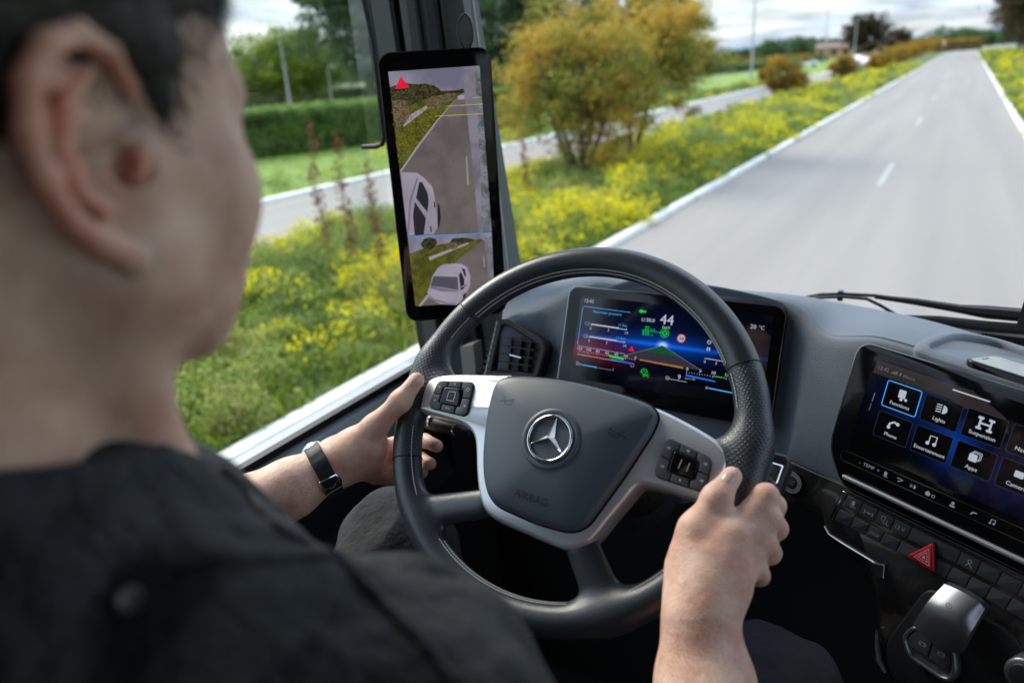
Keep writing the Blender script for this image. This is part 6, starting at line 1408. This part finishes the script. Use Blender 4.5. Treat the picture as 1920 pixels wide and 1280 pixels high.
# shirt: torso, shoulders, sleeves and collar
m_shirt = mat('black cotton shirt', (.015, .018, .023), .78, bump=(48, .75, .012, 'noise'))
fs = Field((-.78, -.16, -.82), (.02, .50, -.08), .0048)
fs.cap((-.345, .10, -.245), (-.345, .05, -.75), .125, .16, .05)
SR = np.array([-.176, .178, -.276]); SL = np.array([-.52, .16, -.262])
fs.cap((-.335, .115, -.190), (-.26, .14, -.225), .052, .058, .04); fs.cap((-.35, .10, -.175), (-.345, .14, -.20), .058, .07, .04); fs.cap((-.33, .13, -.215), SR, .058, .066, .05); fs.cap((-.36, .12, -.215), SL, .058, .066, .05)
fs.cap(SR, (-.115, .255, -.42), .069, .062, .03); fs.cap((-.115, .255, -.42), (-.095, .35, -.62), .062, .056, .03)
EL = LW[0] + (LW[0] - LW[1]) * .10
fs.cap(SL, (-.585, .24, -.42), .064, .056, .03); fs.cap((-.585, .24, -.42), EL, .056, .047, .03)
fs.cap((-.23, .18, -.33), (-.30, .20, -.46), .07, .09, .05)
# crease ridges over the right shoulder and sleeve
for a_, b_, r_ in (((-.31, .205, -.222), (-.235, .225, -.256), .009), ((-.33, .16, -.205), (-.215, .215, -.246), .010), ((-.29, .12, -.20), (-.16, .12, -.22), .010), ((-.24, .19, -.285), (-.14, .23, -.335), .010), ((-.22, .10, -.27), (-.11, .17, -.31), .012), ((-.27, .06, -.25), (-.22, .04, -.34), .012), ((-.30, .22, -.31), (-.21, .26, -.36), .010)):
    fs.cap(a_, b_, r_, r_ * .7, .016)
V, F = fs.mesh(); V = relax(V, F, 2)
dsp = np.array([noise.noise(Vector((v[0] * 9, v[1] * 16, v[2] * 9))) * .012 + abs(noise.noise(Vector((v[0] * 22 + 3, v[1] * 11, v[2] * 17)))) * .022 for v in V])
nv = V - np.array([-.345, .08, 0]) * np.array([1, 1, 0]) - np.stack([np.zeros(len(V)), np.zeros(len(V)), np.minimum(V[:, 2], -.40)], 1); nv /= np.linalg.norm(nv, axis=1)[:, None]
V = V + nv * (dsp - .006)[:, None]
# open neck and sleeve ends
cen = V[F].mean(1); keep = np.ones(len(F), bool)
keep &= ~(((cen - LW[0]) @ (LW[1] - LW[0]) / np.linalg.norm(LW[1] - LW[0])) > -.002) | (cen[:, 0] > -.5)
F2 = F[keep]; shirt = obj('shirt', V, F2, m_shirt, man, smooth=True, sharp=0)
# collar band standing round the neck
cc_ = np.array([-.352, .122, -.140]); rings = []
tl = np.array([.08, .48, 1.]); tl /= np.linalg.norm(tl); cx_ = np.cross(tl, [1, 0, 0.]); cx_ /= np.linalg.norm(cx_); cy_ = np.cross(cx_, tl)
for r_, z in ((.108, -.046), (.098, -.016), (.0880, .006), (.0855, .017), (.0830, .0185), (.0800, .014), (.079, -.02)):
    rings.append([cc_ + cy_ * r_ * 1.0 * math.cos(t) + cx_ * r_ * 1.06 * math.sin(t) + tl * (z + .004 * math.sin(t * 3)) for t in np.linspace(0, 2 * math.pi, 41)[:-1]])
mb = MB(); mb.rings(rings, False, False); mb.build('collar', m_shirt, man, smooth=True, sharp=0)
# yoke seam, flap edge and a button on the shirt
bvs = BVHTree.FromPolygons([Vector(v) for v in V], [tuple(int(i) for i in q_) for q_ in F])
def on_shirt(px, py, off=.001):
    d = ray(px, py); d /= np.linalg.norm(d); h = bvs.ray_cast(Vector((0, 0, 0)), Vector(d)); return (np.array(h[0]) - d * off) if h[0] else None
for nm, pts, r_ in (('yoke_seam', ((330, 1060), (400, 1050), (480, 1045), (560, 1041), (632, 1040)), .0028), ('sleeve_seam', ((632, 1040), (665, 1075), (720, 1130), (790, 1200), (850, 1275)), .0022), ('shoulder_seam', ((420, 880), (470, 930), (520, 985), (575, 1020), (632, 1040)), .0020)):
    P = [p for p in (on_shirt(*q_) for q_ in pts) if p is not None]
    if len(P) > 2: mb = MB(); mb.tube(smooth_poly(P, 5, False), r_, 7); mb.build(nm, m_shirt, man, smooth=True)
p = on_shirt(243, 1122)
if p is not None: dn_ = -p / np.linalg.norm(p); mb = MB(); mb.rings([[p + dn_ * z + (np.cross(dn_, [0, 0, 1.]) * math.cos(t) + np.cross(dn_, np.cross(dn_, [0, 0, 1.])) * math.sin(t)) * r_ for t in np.linspace(0, 2 * math.pi, 25)[:-1]] for z, r_ in ((-.002, .0055), (.002, .0055), (.003, .0046), (.0024, .0036))]); mb.build('shirt_button', mat('dark grey button', (.08, .08, .085), .3), man, smooth=True)
# sleeve hem
q = (LW[1] - LW[0]) / np.linalg.norm(LW[1] - LW[0]); a1 = np.cross(q, [0, 0, 1.]); a1 /= np.linalg.norm(a1); a2 = np.cross(q, a1)
mb = MB(); mb.rings([[LW[0] + q * z + (a1 * math.cos(t) + a2 * math.sin(t)) * r_ for t in np.linspace(0, 2 * math.pi, 31)[:-1]] for z, r_ in ((-.05, .050), (-.02, .050), (.0, .0475), (.004, .0460), (.003, .0435), (-.02, .0425))], False, False); mb.build('sleeve_hem', m_shirt, man, smooth=True, sharp=0)

# trousers
m_tr = mat('charcoal trousers', (.011, .013, .017), .9, bump=(40, .6, .010, 'noise'))
fp = Field((-.90, -.10, -1.2), (.12, 1.02, -.50), .0075)
fp.cap((-.40, .05, -.80), (-.61, .66, -.625), .105, .078, .05); fp.cap((-.61, .66, -.625), (-.60, .86, -1.10), .073, .06, .04)
fp.cap((-.30, .05, -.80), (-.10, .66, -.675), .105, .084, .05); fp.cap((-.10, .66, -.675), (-.07, .88, -1.10), .075, .06, .04)
V, F = fp.mesh(); V = relax(V, F, 2); V = np.array([v + np.array(noise.noise_vector(Vector((v[0] * 14, v[1] * 8, v[2] * 14)))) * .010 + np.array(noise.noise_vector(Vector((v[0] * 34, v[1] * 12, v[2] * 30)))) * .005 for v in V])
obj('trousers', V, F, m_tr, man, smooth=True, sharp=0)

# wrist watch
wt = thing('wrist_watch', 'wrist watch on a black crocodile-grain strap with a silver buckle on the left wrist', 'watch', LW[2])
ax = (LW[2] - LW[1]) / np.linalg.norm(LW[2] - LW[1]); e1 = np.cross(ax, [0, 0, 1.]); e1 /= np.linalg.norm(e1); e2 = np.cross(e1, ax); wc = WP(607, 880, .012)
ang_ = np.linspace(0, 2 * math.pi, 61)[:-1]; inv = []
for t in ang_:
    d = e1 * math.cos(t) + e2 * math.sin(t); rr_ = []
    for z in (-.0095, 0, .0095):
        o_ = wc + ax * z; h = bvb.ray_cast(Vector(o_ + d * .08), Vector(-d)); rr_.append((np.array(h[0]) - o_) @ d if h[0] else .03)
    inv.append(rr_)
inv = np.array(inv); inv = np.clip(inv, .020, .042)
for _ in range(4): inv = (np.roll(inv, 1, 0) + inv * 2 + np.roll(inv, -1, 0)) / 4
m_strap = mat('black crocodile leather', (.009, .009, .010), .6)
V = []; F = []; zs = [(-.0100, .0004), (-.0098, .0022), (-.0085, .0030), (-.0035, .0034), (.0035, .0034), (.0085, .0030), (.0098, .0022), (.0100, .0004)]
for i, t in enumerate(ang_):
    d = e1 * math.cos(t) + e2 * math.sin(t); scale_ = 1 - .30 * (i % 5 == 0)
    for z, h in zs: r_ = np.interp(z, (-.0095, 0, .0095), inv[i]) + h * (scale_ if h > .002 else 1) + .0002; V.append(wc + ax * z + d * r_)
n = len(zs)
for i in range(60):
    for j in range(n - 1): a_, b_ = i * n, ((i + 1) % 60) * n; F.append((a_ + j, a_ + j + 1, b_ + j + 1, b_ + j))
obj('strap', V, F, m_strap, wt, smooth=True, sharp=28)
def on_wrist(t, z, h): d = e1 * math.cos(t) + e2 * math.sin(t); i = int(round(t / (2 * math.pi) * 60)) % 60; return wc + ax * z + d * (inv[i][1] + h)
def ang_of(px, py):
    best = min(range(60), key=lambda i: sum((a - b) ** 2 for a, b in zip(projpx(on_wrist(ang_[i], 0, .003)), (px, py))) + (4000 if ((e1 * math.cos(ang_[i]) + e2 * math.sin(ang_[i])) @ ray(px, py)) > 0 else 0)); return ang_[best]
def projpx(X): c = MC.T @ X; return 960 + FPX * c[0] / c[2], 640 + FPX * c[1] / c[2]
tb = ang_of(628, 900)
mb = MB(); mb.tube([on_wrist(tb + u * .30, z, .0055) for u, z in ((-1, -.011), (-.9, .010), (0, .0125), (.9, .010), (1, -.011), (.0, -.0125), (-1, -.011))], .0012, 6, cap=False); mb.build('buckle', m_chrome, wt, smooth=True)
mb = MB(); mb.tube([on_wrist(tb, -.011, .0055), on_wrist(tb - .1, .0, .0065), on_wrist(tb + .1, .011, .0058)], .0008, 6); mb.build('buckle_pin', m_chrome, wt, smooth=True)
tc_ = tb + math.pi; d = e1 * math.cos(tc_) + e2 * math.sin(tc_); i = int(round((tc_ % (2 * math.pi)) / (2 * math.pi) * 60)) % 60; o_ = wc + d * (inv[i][1]); e3 = np.cross(d, ax)
mb = MB(); mb.rings([[o_ + d * z + (ax * math.cos(t) + e3 * math.sin(t)) * r_ for t in np.linspace(0, 2 * math.pi, 33)[:-1]] for z, r_ in ((-.001, .016), (.001, .0195), (.007, .0195), (.009, .018))]); mb.build('watch_case', m_chrome, wt, smooth=True, sharp=30)

# driver's seat edge
seat = thing('driver_seat', 'dark driver seat under and behind the driver', 'seat', (-.36, .0, -1.3))
m_seat = mat('dark seat fabric', (.02, .021, .024), .9)
mb = MB(); slab(mb, Frame((-.62, -.12, -.92), (1, 0, 0), (0, 1, 0)), rrect(0, 0, .54, .52, .06), -.14, .0, .03); mb.V = [(v[0], v[1], -1.84 - v[2]) if False else v for v in mb.V]; mb.build('cushion', m_seat, seat, smooth=True)
mb = MB(); slab(mb, Frame((-.60, -.16, -.28), (1, 0, 0), (0, 0, -1)), rrect(0, 0, .50, .66, .06), -.12, .0, .03); mb.build('backrest', m_seat, seat, smooth=True)
